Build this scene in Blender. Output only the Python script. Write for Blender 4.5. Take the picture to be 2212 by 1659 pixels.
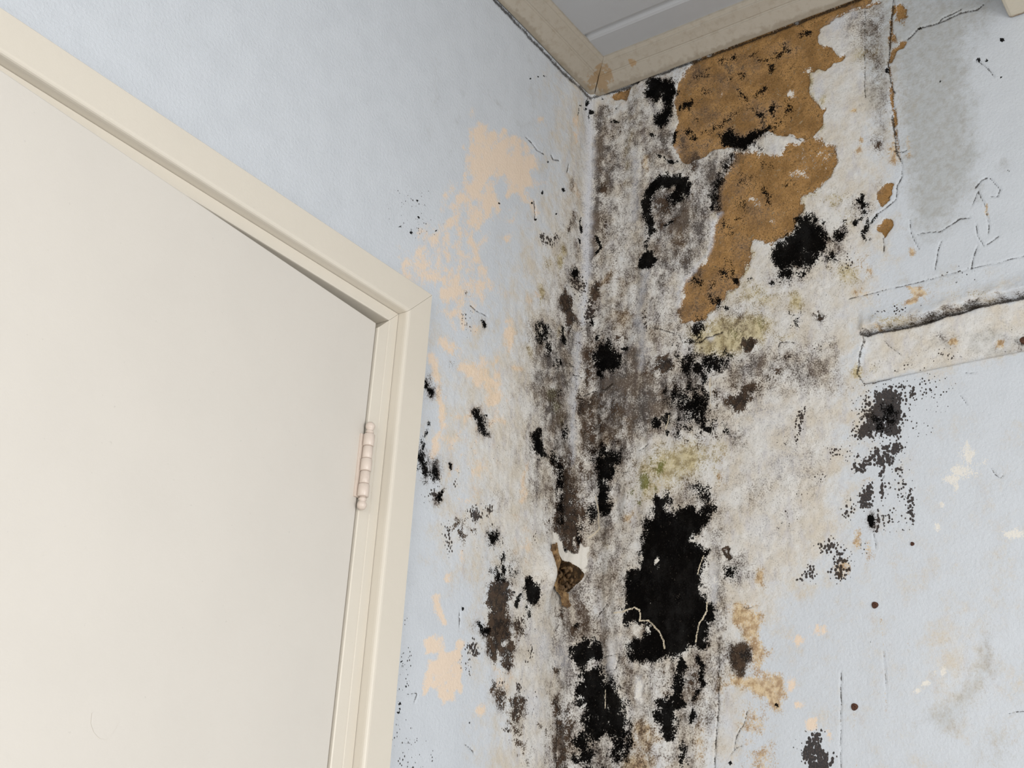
import bpy, bmesh, math, random
import numpy as np

for o in list(bpy.data.objects):
    bpy.data.objects.remove(o, do_unlink=True)
scene = bpy.context.scene
COL = scene.collection
random.seed(7)

# ------------------------------------------------------------------ camera
W, H, F = 2212.0, 1659.0, 2575.126
RIGHT = np.array([0.5723199732, -0.8183721955, 0.0521229109])
UP = np.array([-0.3588546532, -0.1927944731, 0.9132653661])
FWD = np.array([0.7373419737, 0.5413845590, 0.4040167981])
ZC = 2.75                                    # underside of the cornice
CAM = np.array([-1.72546, -1.09885, ZC - 1.56639])
cam_data = bpy.data.cameras.new('camera')
cam_data.sensor_fit = 'HORIZONTAL'
cam_data.sensor_width = 36.0
cam_data.lens = 36.0 * F / W
cam_data.clip_start = 0.01
cam = bpy.data.objects.new('camera', cam_data)
COL.objects.link(cam)
from mathutils import Matrix, Vector
cam.matrix_world = Matrix(((RIGHT[0], UP[0], -FWD[0], CAM[0]),
                           (RIGHT[1], UP[1], -FWD[1], CAM[1]),
                           (RIGHT[2], UP[2], -FWD[2], CAM[2]),
                           (0, 0, 0, 1)))
scene.camera = cam

# ------------------------------------------------------------------ light
world = bpy.data.worlds.new('world')
scene.world = world
world.use_nodes = True
bgn = world.node_tree.nodes['Background']
bgn.inputs[0].default_value = (0.75, 0.85, 1.0, 1)
bgn.inputs[1].default_value = 0.6
ROOM_X, ROOM_Y = -3.0, -2.3
WIN = (-2.2, -0.8, 0.50, 1.80)             # window in the wall behind the viewer: x0, x1, z0, z1
ld = bpy.data.lights.new('window_daylight', 'AREA')
ld.shape = 'RECTANGLE'
ld.size = 1.3
ld.size_y = 1.1
ld.energy = 40
ld.color = (1.0, 0.985, 0.965)
lo = bpy.data.objects.new('window_daylight', ld)
COL.objects.link(lo)
lo.location = ((WIN[0] + WIN[1]) / 2, ROOM_Y + 0.06, (WIN[2] + WIN[3]) / 2)
lo.rotation_euler = (math.radians(90), 0, 0)
WIN2 = (-1.75, -0.55, 0.9, 2.0)            # unseen second window, added in the left side wall for fill: y0, y1, z0, z1
ld2 = bpy.data.lights.new('side_window_fill', 'AREA')
ld2.shape = 'RECTANGLE'
ld2.size = 1.0
ld2.size_y = 1.1
ld2.energy = 20
ld2.color = (1.0, 0.985, 0.965)
lo2 = bpy.data.objects.new('side_window_fill', ld2)
COL.objects.link(lo2)
lo2.location = (ROOM_X + 0.06, (WIN2[0] + WIN2[1]) / 2, (WIN2[2] + WIN2[3]) / 2)
lo2.rotation_euler = (math.radians(90), 0, math.radians(-90))
vs = scene.view_settings
vs.view_transform = 'Standard'
vs.look = 'None'
vs.gamma = 1.0
vs.use_curve_mapping = False
vs.exposure = -0.07
scene.cycles.max_bounces = 5
scene.cycles.diffuse_bounces = 3
scene.cycles.glossy_bounces = 2
scene.cycles.adaptive_threshold = 0.03


# ------------------------------------------------------------------ helpers
def on_plane(px, py, axis, val):
    """point where the sight line through a photo pixel meets the plane axis = val"""
    c = ((px - W / 2) / F, -(py - H / 2) / F, 1.0)
    r = RIGHT * c[0] + UP * c[1] + FWD * c[2]
    t = (val - CAM[axis]) / r[axis]
    return CAM + t * r


def survey(P):
    d = P - CAM
    z = d @ FWD
    return np.stack([W / 2 + F * (d @ RIGHT) / z, H / 2 - F * (d @ UP) / z], 1)


def obj(name, verts, faces, mat=None, parent=None, smooth=False):
    me = bpy.data.meshes.new(name)
    me.from_pydata([tuple(map(float, v)) for v in verts], [], faces)
    me.update()
    bm = bmesh.new()
    bm.from_mesh(me)
    bmesh.ops.recalc_face_normals(bm, faces=bm.faces)
    bm.to_mesh(me)
    bm.free()
    if smooth:
        me.polygons.foreach_set('use_smooth', [True] * len(me.polygons))
    if mat:
        me.materials.append(mat)
    o = bpy.data.objects.new(name, me)
    COL.objects.link(o)
    if parent:
        o.parent = parent
    return o


def tag(o, label=None, cat=None, kind=None, group=None):
    for k, v in (('label', label), ('category', cat), ('kind', kind), ('group', group)):
        if v:
            o[k] = v
    return o


def bevel(o, w, seg=2):
    m = o.modifiers.new('bevel', 'BEVEL')
    m.width = w
    m.segments = seg
    m.limit_method = 'ANGLE'
    return o


def box(name, x0, x1, y0, y1, z0, z1, mat, parent=None, bev=0):
    v = [(x, y, z) for x in (x0, x1) for y in (y0, y1) for z in (z0, z1)]
    f = [(0, 1, 3, 2), (4, 6, 7, 5), (0, 4, 5, 1), (2, 3, 7, 6), (0, 2, 6, 4), (1, 5, 7, 3)]
    o = obj(name, v, f, mat, parent)
    if bev:
        bevel(o, bev)
    return o


# ------------------------------------------------------------------ node helper
class NT:
    def __init__(self, name):
        self.m = bpy.data.materials.new(name)
        self.m.use_nodes = True
        self.t = self.m.node_tree
        self.b = self.t.nodes['Principled BSDF']
        tc = self.t.nodes.new('ShaderNodeTexCoord')
        self.co = tc.outputs['Object']

    def put(self, sock, v):
        if isinstance(v, bpy.types.NodeSocket):
            self.t.links.new(v, sock)
        else:
            sock.default_value = v

    def math(self, op, a, b=0.0, c=None, clamp=False):
        n = self.t.nodes.new('ShaderNodeMath')
        n.operation = op
        n.use_clamp = clamp
        self.put(n.inputs[0], a)
        self.put(n.inputs[1], b)
        if c is not None:
            self.put(n.inputs[2], c)
        return n.outputs[0]

    def mul(self, a, b, clamp=False): return self.math('MULTIPLY', a, b, clamp=clamp)
    def add(self, a, b, clamp=False): return self.math('ADD', a, b, clamp=clamp)
    def sub(self, a, b, clamp=False): return self.math('SUBTRACT', a, b, clamp=clamp)

    def smooth(self, x, lo, hi):
        n = self.t.nodes.new('ShaderNodeMapRange')
        n.interpolation_type = 'SMOOTHSTEP'
        self.put(n.inputs[0], x)
        self.put(n.inputs[1], lo)
        self.put(n.inputs[2], hi)
        return n.outputs[0]

    def mix(self, f, a, b, mode='MIX'):
        n = self.t.nodes.new('ShaderNodeMix')
        n.data_type = 'RGBA'
        n.blend_type = mode
        n.clamp_factor = True
        self.put(n.inputs[0], f)
        for s, v in ((n.inputs[6], a), (n.inputs[7], b)):
            self.put(s, v if isinstance(v, bpy.types.NodeSocket) else (*v, 1.0))
        return n.outputs[2]

    def scaled(self, sc):
        n = self.t.nodes.new('ShaderNodeMapping')
        self.put(n.inputs[0], self.co)
        n.inputs['Scale'].default_value = sc
        return n.outputs[0]

    def noise(self, scale, detail=4, rough=0.55, vec=None, dist=0.0):
        n = self.t.nodes.new('ShaderNodeTexNoise')
        self.put(n.inputs['Vector'], vec or self.co)
        n.inputs['Scale'].default_value = scale
        n.inputs['Detail'].default_value = detail
        n.inputs['Roughness'].default_value = rough
        n.inputs['Distortion'].default_value = dist
        return n.outputs[0]

    def voronoi(self, scale, vec=None):
        n = self.t.nodes.new('ShaderNodeTexVoronoi')
        self.put(n.inputs['Vector'], vec or self.co)
        n.inputs['Scale'].default_value = scale
        s = self.t.nodes.new('ShaderNodeSeparateColor')
        self.t.links.new(n.outputs['Color'], s.inputs[0])
        return n.outputs['Distance'], s.outputs[0]

    def attr(self, name):
        n = self.t.nodes.new('ShaderNodeAttribute')
        n.attribute_name = name
        return n.outputs['Fac']

    def dist(self, p):
        n = self.t.nodes.new('ShaderNodeVectorMath')
        n.operation = 'DISTANCE'
        self.put(n.inputs[0], self.co)
        n.inputs[1].default_value = p
        return n.outputs['Value']

    def xyz(self):
        n = self.t.nodes.new('ShaderNodeSeparateXYZ')
        self.t.links.new(self.co, n.inputs[0])
        return n.outputs

    def finish(self, col, rough=0.6, height=None, bstr=0.3, bdist=0.001):
        self.put(self.b.inputs['Base Color'], col if isinstance(col, bpy.types.NodeSocket) else (*col, 1))
        self.put(self.b.inputs['Roughness'], rough)
        if height is not None:
            n = self.t.nodes.new('ShaderNodeBump')
            n.inputs['Strength'].default_value = bstr
            n.inputs['Distance'].default_value = bdist
            self.put(n.inputs['Height'], height)
            self.t.links.new(n.outputs[0], self.b.inputs['Normal'])
        return self.m


def srgb(r, g, b):
    return tuple(((c / 255) / 12.92 if c / 255 <= 0.04045 else ((c / 255 + 0.055) / 1.055) ** 2.4) for c in (r, g, b))


# ------------------------------------------------------------------ plain materials
def paint_material(name, col, rough=0.42, dirt=0.0, bump=0.12):
    n = NT(name)
    a = n.noise(9, 5)
    s = n.noise(420, 3)
    c = n.mix(n.mul(n.smooth(a, 0.35, 0.75), 0.18), col, tuple(x * 0.88 for x in col))
    sp = n.smooth(n.noise(160, 2), 0.72, 0.80)
    c = n.mix(n.mul(sp, 0.25), c, tuple(x * 0.6 for x in col))
    if dirt:
        d = n.smooth(n.noise(38, 8, 0.7), 0.52, 0.72)
        c = n.mix(n.mul(d, dirt), c, (0.16, 0.11, 0.06))
    return n.finish(c, rough, n.add(n.mul(s, 0.4), n.noise(55, 3)), bump, 0.002)


M_DOOR = paint_material('cream_gloss_paint', srgb(213, 208, 200), 0.45)
M_TRIM = paint_material('cream_frame_paint', srgb(217, 210, 197), 0.38)
M_HINGE = paint_material('painted_steel', srgb(214, 200, 188), 0.35, 0.16)
M_PLAIN = paint_material('plain_white_wall', srgb(236, 235, 232), 0.8)
M_FLOOR = paint_material('grey_floor', srgb(175, 170, 164), 0.6)


def cornice_material():
    n = NT('cornice_paint')
    base = srgb(172, 164, 151)
    x, y, z = n.xyz()
    grain = n.noise(70, 6, 0.65)
    c = n.mix(n.mul(n.smooth(grain, 0.45, 0.72), 0.35), base, srgb(140, 126, 104))
    specks = n.smooth(n.noise(240, 3), 0.70, 0.78)
    c = n.mix(n.mul(specks, 0.5), c, (0.08, 0.06, 0.04))
    d = n.dist((-0.030, -0.036, ZC + 0.02))
    st = n.smooth(n.add(n.mul(d, -14.0), n.mul(n.noise(75, 6, 0.6), 1.4)), 0.28, 0.42)
    c = n.mix(n.mul(st, 0.6), c, srgb(150, 115, 62))
    d2 = n.dist((-0.036, -0.115, ZC + 0.021))
    st2 = n.smooth(n.add(n.mul(d2, -40.0), n.mul(n.noise(75, 6, 0.6), 1.4)), 0.38, 0.55)
    c = n.mix(n.mul(st2, 0.6), c, srgb(160, 120, 60))
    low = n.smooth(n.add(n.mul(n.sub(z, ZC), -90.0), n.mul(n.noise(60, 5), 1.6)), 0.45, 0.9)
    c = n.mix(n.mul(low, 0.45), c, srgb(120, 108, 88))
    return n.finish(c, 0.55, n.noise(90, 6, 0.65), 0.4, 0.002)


M_CORNICE = cornice_material()


def ceiling_material():
    n = NT('grey_ceiling_board')
    a = n.noise(30, 4)
    c = n.mix(n.mul(a, 0.3), srgb(178, 180, 183), srgb(164, 163, 164))
    return n.finish(c, 0.4, n.noise(120, 2), 0.06, 0.002)


M_CEIL = ceiling_material()


def rust_material():
    n = NT('rusted_steel')
    c = n.mix(n.smooth(n.noise(500, 4), 0.4, 0.6), (0.035, 0.012, 0.006), (0.12, 0.045, 0.02))
    return n.finish(c, 0.8, n.noise(700, 3), 0.5, 0.001)


M_RUST = rust_material()


def paper_material():
    n = NT('damp_brown_paper')
    c = n.mix(n.smooth(n.noise(40, 3), 0.40, 0.60), srgb(112, 86, 57), srgb(158, 128, 88))
    c = n.mix(n.mul(n.smooth(n.noise(300, 3), 0.6, 0.7), 0.4), c, srgb(74, 56, 37))
    return n.finish(c, 0.85, n.noise(140, 5), 0.5, 0.003)


M_PAPER = paper_material()

# ------------------------------------------------------------------ survey of the stains
# Coordinates are photo pixels; each mark is laid onto the wall plane it sits on.
# p = polygon, l = line with a radius, e = ellipse.  w = width of the ragged edge, s = strength.
FEAT = []


def p(layer, w, s, *pts): FEAT.append((layer, 'p', pts, w, s, 0))
def l(layer, r, w, s, *pts): FEAT.append((layer, 'l', pts, w, s, r))
def e(layer, cx, cy, rx, ry, s, w=None): FEAT.append((layer, 'e', (cx, cy, rx, ry), w or max(rx, ry), s, 0))


# --- broad zones: damp, paint-less plaster (C)
p('C', 90, 0.95, (1215, 190), (1290, 200), (1900, -40), (1925, 200), (1900, 520), (1865, 800), (1840, 1000), (1800, 1200), (1700, 1290), (1610, 1420),
  (1560, 1700), (1080, 1760), (1050, 1400), (1050, 1200), (980, 1000), (1010, 850), (1100, 700), (1150, 500), (1215, 350))
e('C', 1640, 1050, 170, 160, 0.95)
e('C', 1700, 800, 160, 120, 0.9)
e('C', 1990, 740, 140, 70, 0.75)
e('C', 2100, 660, 110, 60, 0.65)
e('C', 2080, 1450, 120, 160, 0.45)
e('C', 930, 720, 60, 60, 0.35)
# --- grey bare cement, upper right (R)
p('R', 42, 0.9, (1872, 20), (1900, -10), (2155, -10), (2120, 60), (2090, 95), (2100, 250), (2112, 330), (2085, 440), (2050, 487), (2010, 500), (1975, 505),
  (1962, 420), (1938, 320), (1932, 200), (1925, 150), (1905, 300), (1890, 250), (1878, 140))
e('R', 1892, 110, 34, 110, 0.95)
e('R', 2110, 400, 22, 50, 0.5)
e('R', 2165, 350, 18, 24, 0.5)
e('R', 1980, 610, 60, 14, 0.4)
e('R', 2060, 600, 60, 22, 0.35)
e('R', 2040, 735, 40, 16, 0.45)
e('R', 2195, 732, 26, 24, 0.6)
p('R', 30, 0.5, (2110, 1370), (2150, 1350), (2160, 1450), (2110, 1530), (2060, 1590), (1975, 1565), (1985, 1540), (2050, 1500), (2090, 1440))
e('R', 2150, 1620, 60, 70, 0.3)
l('R', 5, 8, 0.32, (1000, 190), (985, 260), (975, 330), (980, 375))
l('R', 8, 10, 0.36, (1050, 200), (1090, 240), (1130, 272), (1150, 262), (1156, 200), (1140, 120))
l('R', 7, 16, 0.26, (418, -20), (408, 120), (404, 240))
l('R', 7, 16, 0.2, (560, -20), (545, 200))
l('R', 9, 12, 0.3, (945, 120), (930, 300))
# --- peach stains on the left wall (P)
p('P', 12, 1.0, (1025, 263), (1055, 263), (1059, 279), (1089, 279), (1098, 299), (1114, 293), (1138, 309), (1148, 329), (1158, 358), (1150, 382), (1168, 392),
  (1138, 418), (1150, 440), (1160, 458), (1140, 448), (1120, 430), (1100, 422), (1090, 380), (1075, 370), (1070, 400), (1075, 450), (1060, 475), (1030, 440), (1010, 430),
  (1006, 358), (1003, 320), (1010, 290))
p('P', 30, 0.62, (960, 415), (1020, 400), (1060, 470), (1045, 520), (1050, 560), (1060, 620), (1040, 660), (980, 680), (940, 650), (925, 620), (862, 590), (858, 550), (900, 510), (950, 480))
for a in ((970, 632, 36, 20, .95), (1030, 590, 26, 22, .8), (935, 600, 24, 14, .75), (872, 562, 14, 18, .7), (1102, 470, 12, 16, .8), (1104, 512, 12, 12, .7), (900, 520, 10, 10, .6),
          (1246, 280, 9, 34, .85), (1240, 440, 14, 36, .6), (1075, 835, 16, 60, .8), (1099, 722, 12, 34, .85), (1116, 795, 9, 9, .8), (1080, 885, 24, 30, .7), (1018, 240, 8, 14, .5),
          (1170, 260, 10, 20, .5), (1175, 300, 8, 10, .45), (1040, 1532, 10, 14, .7), (1035, 790, 26, 20, .7), (965, 1250, 10, 16, .6), (1000, 1205, 8, 18, .6), (1010, 960, 60, 60, .3),
          (1000, 700, 26, 22, .6), (1150, 640, 16, 24, .45), (1080, 640, 20, 20, .4), (1005, 1060, 30, 30, .35), (1085, 1470, 30, 60, .35)):
    e('P', *a)
l('P', 13, 12, 0.95, (962, 742), (985, 765), (1000, 790), (1030, 812), (1060, 830), (1066, 862))
l('P', 9, 9, 1.0, (930, 765), (940, 800), (950, 850), (956, 920), (945, 950), (935, 985))
l('P', 8, 7, 1.05, (940, 1290), (950, 1320), (956, 1345))
p('P', 7, 1.15, (917, 1383), (947, 1373), (959, 1395), (961, 1405), (979, 1407), (997, 1381), (1009, 1385), (999, 1409), (999, 1468), (997, 1498), (983, 1494), (977, 1514), (951, 1520),
  (941, 1498), (927, 1488), (910, 1502), (912, 1486), (923, 1456), (925, 1424), (943, 1424), (943, 1409), (920, 1409))
l('P', 6, 8, 0.8, (1141, 1005), (1130, 1040), (1125, 1080))
e('P', 1130, 1160, 22, 60, 0.45)
# --- peach and tan on the right wall (P, O)
for a in ((1728, 1380, 15, 12, 1.1), (1768, 1357, 18, 10, .9), (1726, 1521, 9, 8, 1.0), (1751, 1563, 15, 14, 1.05), (1791, 1590, 9, 14, 1.05), (1708, 1482, 11, 16, 1.1)):
    e('P', *a)
p('O', 14, 0.95, (1575, 1315), (1600, 1308), (1640, 1308), (1646, 1345), (1640, 1380), (1662, 1400), (1650, 1440), (1690, 1460), (1700, 1500), (1690, 1530), (1670, 1540), (1655, 1515),
  (1640, 1500), (1600, 1482), (1570, 1482), (1556, 1475), (1580, 1462), (1622, 1455), (1624, 1400), (1600, 1380), (1580, 1350))
for a in ((1630, 1570, 34, 60, .62), (1640, 1650, 40, 50, .6), (1400, 1600, 48, 46, .85), (1385, 1650, 60, 40, .85), (1515, 1555, 14, 50, .7), (1555, 1480, 14, 30, .7), (1500, 1480, 14, 40, .5),
          (1640, 1245, 11, 22, .75), (1652, 1272, 9, 12, .85), (1852, 1162, 9, 22, .85), (1515, 1620, 16, 30, .7), (1593, 1328, 14, 14, .95), (1613, 1365, 14, 12, .9), (1360, 1650, 20, 40, .7),
          (1357, 1117, 15, 18, .95), (1880, 1190, 10, 30, .5), (1540, 840, 10, 22, .7), (1560, 1010, 10, 40, .5), (1338, 930, 18, 22, .7), (1318, 950, 18, 26, .6), (1322, 600, 40, 46, .45),
          (1470, 520, 20, 40, .55), (1470, 560, 28, 24, .6), (1390, 350, 14, 26, .75), (1340, 570, 20, 20, .4), (1370, 690, 50, 40, .45), (1990, 632, 22, 13, 1.0), (1975, 618, 20, 6, .9),
          (1962, 655, 9, 8, .8), (2155, 738, 15, 11, 1.0), (2055, 735, 11, 8, .9), (1895, 705, 12, 4, .9), (1860, 560, 30, 30, .4), (1880, 590, 16, 14, .6), (1862, 635, 26, 10, .65),
          (1972, 545, 8, 10, .7), (1845, 1030, 8, 12, .5), (1880, 1035, 14, 14, .6), (1820, 1225, 20, 24, .8), (2130, 452, 6, 18, .9), (1930, 305, 12, 70, .6), (1960, 310, 8, 30, .5),
          (1845, 240, 6, 6, 1.0), (1862, 305, 7, 8, 1.0), (1855, 320, 9, 12, .7), (1900, 650, 12, 8, .5)):
    e('O', *a)
# --- bare brown plaster (B)
p('B', 5, 1.2, (1463, 200), (1466, 180), (1480, 163), (1500, 130), (1600, 92), (1704, 50), (1780, 22), (1852, -10), (1900, -20), (1862, 12), (1815, 30), (1790, 45), (1768, 60), (1765, 85),
  (1775, 100), (1795, 105), (1805, 118), (1826, 120), (1820, 130), (1800, 135), (1785, 150), (1765, 145), (1752, 150), (1748, 190), (1755, 215), (1775, 232), (1785, 235), (1775, 265),
  (1760, 285), (1748, 300), (1735, 300), (1720, 290), (1705, 285), (1688, 290), (1670, 283), (1655, 280), (1640, 290), (1600, 320), (1560, 320), (1540, 328), (1510, 342), (1490, 350),
  (1476, 348), (1465, 335), (1452, 312), (1460, 290), (1462, 250), (1459, 220))
p('B', 11, 1.1, (1585, 332), (1620, 326), (1660, 330), (1690, 335), (1695, 310), (1720, 310), (1750, 300), (1780, 305), (1800, 320), (1804, 345), (1795, 370), (1780, 395), (1760, 410),
  (1735, 422), (1728, 410), (1731, 440), (1735, 455), (1720, 470), (1710, 490), (1690, 515), (1668, 530), (1625, 520), (1622, 555), (1605, 590), (1590, 620), (1575, 630), (1555, 650),
  (1540, 670), (1520, 690), (1500, 700), (1475, 695), (1470, 670), (1475, 640), (1480, 610), (1500, 580), (1530, 560), (1540, 530), (1540, 490), (1550, 470), (1552, 450), (1548, 430),
  (1555, 400), (1570, 370))
p('B', 3, 1.25, (1897, 415), (1902, 400), (1925, 393), (1932, 396), (1930, 415), (1922, 430), (1905, 442), (1900, 435))
p('B', 3, 1.25, (1897, 478), (1905, 473), (1925, 475), (1930, 485), (1925, 495), (1912, 512), (1905, 500), (1893, 495))
e('B', 1945, 27, 12, 20, 1.05)
e('B', 1928, 80, 8, 20, 0.6)
l('B', 6, 6, 0.85, (1952, 95), (1932, 108), (1924, 132))
l('B', 4, 4, 0.68, (1930, 0), (1922, 70), (1920, 140), (1926, 190), (1930, 230), (1932, 280), (1938, 320))
p('B', 4, 1.1, (1318, 206), (1362, 186), (1356, 200), (1345, 216), (1325, 214))
l('B', 3, 5, 0.9, (1900, 0), (1852, 20), (1800, 40))
# --- yellow and olive (Y), green algae (V)
p('Y', 22, 1.05, (1480, 720), (1560, 690), (1640, 675), (1670, 700), (1650, 740), (1600, 762), (1540, 770), (1500, 760))
for a in ((1640, 640, 46, 34, .6), (1720, 650, 16, 30, .7), (1440, 1010, 70, 46, .95), (1490, 985, 50, 44, .9), (1545, 990, 26, 50, .6), (1400, 1040, 30, 40, .8), (1350, 350, 12, 60, .5), (1360, 280, 10, 60, .45), (1830, 590, 36, 26, .6),
          (1800, 430, 30, 20, .5), (1820, 470, 34, 22, .5), (1207, 568, 9, 20, .95), (1216, 545, 8, 14, .7), (1168, 640, 7, 34, .75), (1145, 755, 8, 26, .6), (1180, 565, 10, 20, .5),
          (1205, 720, 6, 20, .7), (1775, 145, 18, 12, .6), (1780, 215, 10, 20, .6), (1500, 640, 16, 40, .3), (1320, 1180, 20, 20, .4), (1690, 730, 30, 10, .5), (1870, 120, 30, 60, .35),
          (1850, 800, 14, 26, .55), (1880, 800, 24, 20, .4), (1930, 660, 50, 10, .4)):
    e('Y', *a)
for a in ((1392, 1040, 8, 22, 1.3), (1428, 1010, 8, 14, 1.0), (1195, 852, 10, 18, 1.1), (1205, 880, 11, 22, .9), (1215, 910, 8, 16, .7), (1365, 1060, 10, 12, .6), (1385, 1085, 6, 8, .6), (1415, 1058, 5, 8, .5),
          (1590, 720, 22, 14, .5), (1640, 700, 16, 20, .45), (1410, 1000, 16, 16, .35), (1570, 770, 24, 10, .5)):
    e('V', *a)
# --- smoky film (G)
p('G', 60, 0.36, (1285, 260), (1400, 180), (1540, 330), (1560, 480), (1480, 640), (1560, 760), (1660, 780), (1660, 880), (1540, 960), (1400, 960), (1360, 1100), (1560, 1080), (1570, 1460), (1500, 1700), (1180, 1700), (1180, 1450), (1190, 1200), (1130, 980), (1140, 720), (1230, 480), (1270, 380))
p('G', 70, 0.13, (1560, 640), (1840, 560), (1840, 860), (1780, 1160), (1600, 1280), (1540, 1000))
p('G', 24, 0.62, (1300, 330), (1320, 260), (1372, 215), (1350, 300), (1325, 400), (1312, 520), (1290, 520), (1280, 450))
l('G', 8, 12, 0.85, (1348, 250), (1326, 290), (1310, 325))
l('G', 13, 14, 0.8, (1296, 330), (1293, 400), (1292, 470), (1287, 500))
p('G', 34, 0.72, (1272, 700), (1350, 730), (1420, 770), (1450, 850), (1430, 930), (1350, 960), (1258, 1020), (1255, 850))
p('G', 20, 0.78, (1400, 385), (1480, 395), (1500, 470), (1482, 520), (1420, 520), (1400, 470))
p('G', 26, 0.58, (1490, 345), (1556, 335), (1548, 450), (1535, 520), (1500, 600), (1420, 600), (1430, 520), (1480, 450))
e('G', 1540, 380, 16, 60, 0.8)
p('G', 26, 0.62, (1146, 700), (1240, 705), (1250, 1000), (1195, 1010), (1150, 850))
e('G', 1160, 1040, 24, 70, 0.5)
p('G', 36, 0.48, (1540, 755), (1800, 735), (1820, 850), (1700, 850), (1560, 870))
p('G', 26, 0.5, (1195, 1300), (1300, 1320), (1350, 1440), (1350, 1520), (1200, 1520))
p('G', 26, 0.55, (1425, 1430), (1550, 1410), (1552, 1570), (1430, 1600))
p('G', 30, 0.5, (1180, 1500), (1350, 1500), (1380, 1700), (1180, 1700))
l('G', 16, 16, 0.5, (1548, 1150), (1556, 1350), (1550, 1480))
for a in ((1310, 1140, 34, 60, .62), (1340, 1240, 40, 40, .5), (1500, 1070, 50, 46, .5), (1330, 980, 40, 50, .85), (1300, 880, 40, 50, .6), (1480, 820, 70, 40, .7), (1660, 790, 50, 22, .55),
          (1740, 810, 60, 34, .45), (1700, 590, 50, 30, .5), (1800, 540, 26, 34, .5), (1600, 690, 60, 50, .35), (1430, 540, 30, 40, .6), (1395, 610, 20, 30, .5), (1375, 700, 10, 40, .6),
          (1240, 590, 20, 30, .6), (1245, 1280, 30, 60, .6), (1215, 1370, 30, 60, .4), (1590, 1225, 40, 40, .5), (1100, 1240, 40, 60, .35), (1100, 1370, 50, 60, .35), (1190, 1080, 16, 80, .6),
          (1290, 420, 30, 100, .35), (1375, 880, 50, 60, .4), (1640, 1060, 80, 60, .25), (1720, 1000, 80, 80, .25), (1590, 950, 30, 30, .4), (1150, 980, 16, 26, .5), (1075, 1080, 30, 30, .25),
          (1310, 240, 20, 16, .5), (1360, 225, 16, 30, .5), (1440, 300, 24, 30, .7), (1440, 330, 24, 20, .6), (1240, 480, 12, 30, .5), (1235, 410, 10, 30, .4), (1880, 60, 30, 60, .5),
          (1895, 310, 14, 24, .6), (1900, 400, 10, 16, .3), (1860, 450, 30, 30, .4), (1540, 1340, 20, 80, .6), (1420, 1520, 26, 40, .4), (1260, 1330, 20, 30, .6), (1600, 1370, 20, 20, .3)):
    e('G', *a)
# painted light on the corner bulge, left unused
for a in ((1262, 300, 10, 80, .5), (1262, 560, 9, 50, .55), (1255, 700, 9, 40, .6), (1244, 840, 8, 70, .5), (1240, 950, 9, 60, .45)):
    pass
# pale lime bloom (L); the first two strips are painted light down the corner
l('L', 9, 11, 0.9, (1272, 225), (1277, 300), (1273, 400), (1269, 500), (1267, 570), (1262, 640), (1256, 690))
l('L', 6, 8, 0.75, (1248, 720), (1246, 780), (1240, 850), (1240, 930), (1236, 1000))
l('L', 10, 12, 0.6, (1395, 600), (1385, 640), (1378, 690), (1390, 740), (1385, 790))
l('L', 8, 12, 0.6, (1370, 330), (1372, 400), (1368, 470))
for a in ((1320, 1430, 14, 46, .75), (1382, 1490, 9, 34, .85), (1215, 1420, 24, 40, .5), (1170, 1390, 26, 50, .5), (1150, 1520, 30, 50, .55), (1540, 1270, 12, 60, .6), (1575, 1560, 20, 50, .5), (1840, 520, 20, 20, .3),
          (1770, 190, 14, 34, .6), (1810, 60, 26, 26, .6), (1845, 30, 12, 20, .5),
          (1535, 728, 10, 8, .8), (1455, 380, 6, 6, .4), (1460, 320, 10, 8, .5), (1660, 900, 60, 60, .35), (1700, 1000, 60, 50, .35), (1650, 1150, 60, 60, .35), (1225, 620, 10, 12, .5)):
    e('L', *a)
# extra brown-black smears and film round the corner, plus painted corner shade
p('E', 14, 0.72, (1264, 740), (1282, 735), (1286, 800), (1298, 850), (1288, 900), (1300, 960), (1330, 985), (1262, 1000), (1257, 900))
p('E', 14, 0.6, (1300, 870), (1325, 880), (1330, 920), (1300, 930))
p('E', 20, 0.5, (1420, 830), (1455, 800), (1520, 815), (1540, 860), (1540, 930), (1470, 935), (1440, 900))
l('E', 10, 14, 0.5, (1330, 970), (1345, 940), (1355, 900))
p('E', 16, 0.55, (1405, 400), (1470, 400), (1480, 440), (1462, 480), (1440, 510), (1410, 500), (1402, 450))
l('E', 5, 9, 0.6, (1500, 340), (1498, 380), (1490, 420))
p('E', 14, 0.5, (1225, 1300), (1260, 1310), (1275, 1370), (1240, 1385))
p('E', 16, 0.5, (1470, 1430), (1530, 1425), (1530, 1500), (1500, 1540), (1475, 1510))
p('E', 14, 0.5, (1330, 1590), (1358, 1600), (1350, 1659), (1320, 1659))
l('G', 10, 14, 0.85, (1300, 250), (1300, 330), (1287, 420), (1283, 520), (1280, 600))  # shade right of the corner, painted as a dark strip
l('G', 10, 10, 0.6, (1240, 720), (1228, 800), (1222, 880), (1215, 960))
l('G', 14, 14, 0.75, (1268, 700), (1270, 780), (1264, 880), (1262, 980))  # lower part of the painted corner shade
l('G', 12, 16, 0.5, (1390, 240), (1378, 300), (1350, 360), (1335, 420), (1330, 500))
l('G', 16, 14, 0.6, (1500, 340), (1510, 420), (1500, 500), (1470, 560), (1430, 610))
l('G', 10, 14, 0.5, (1555, 1100), (1552, 1200), (1556, 1320))
l('G', 9, 12, 0.55, (1360, 1440), (1366, 1500), (1400, 1545), (1420, 1600))
l('G', 8, 12, 0.5, (1340, 1120), (1336, 1180), (1340, 1250))
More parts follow.
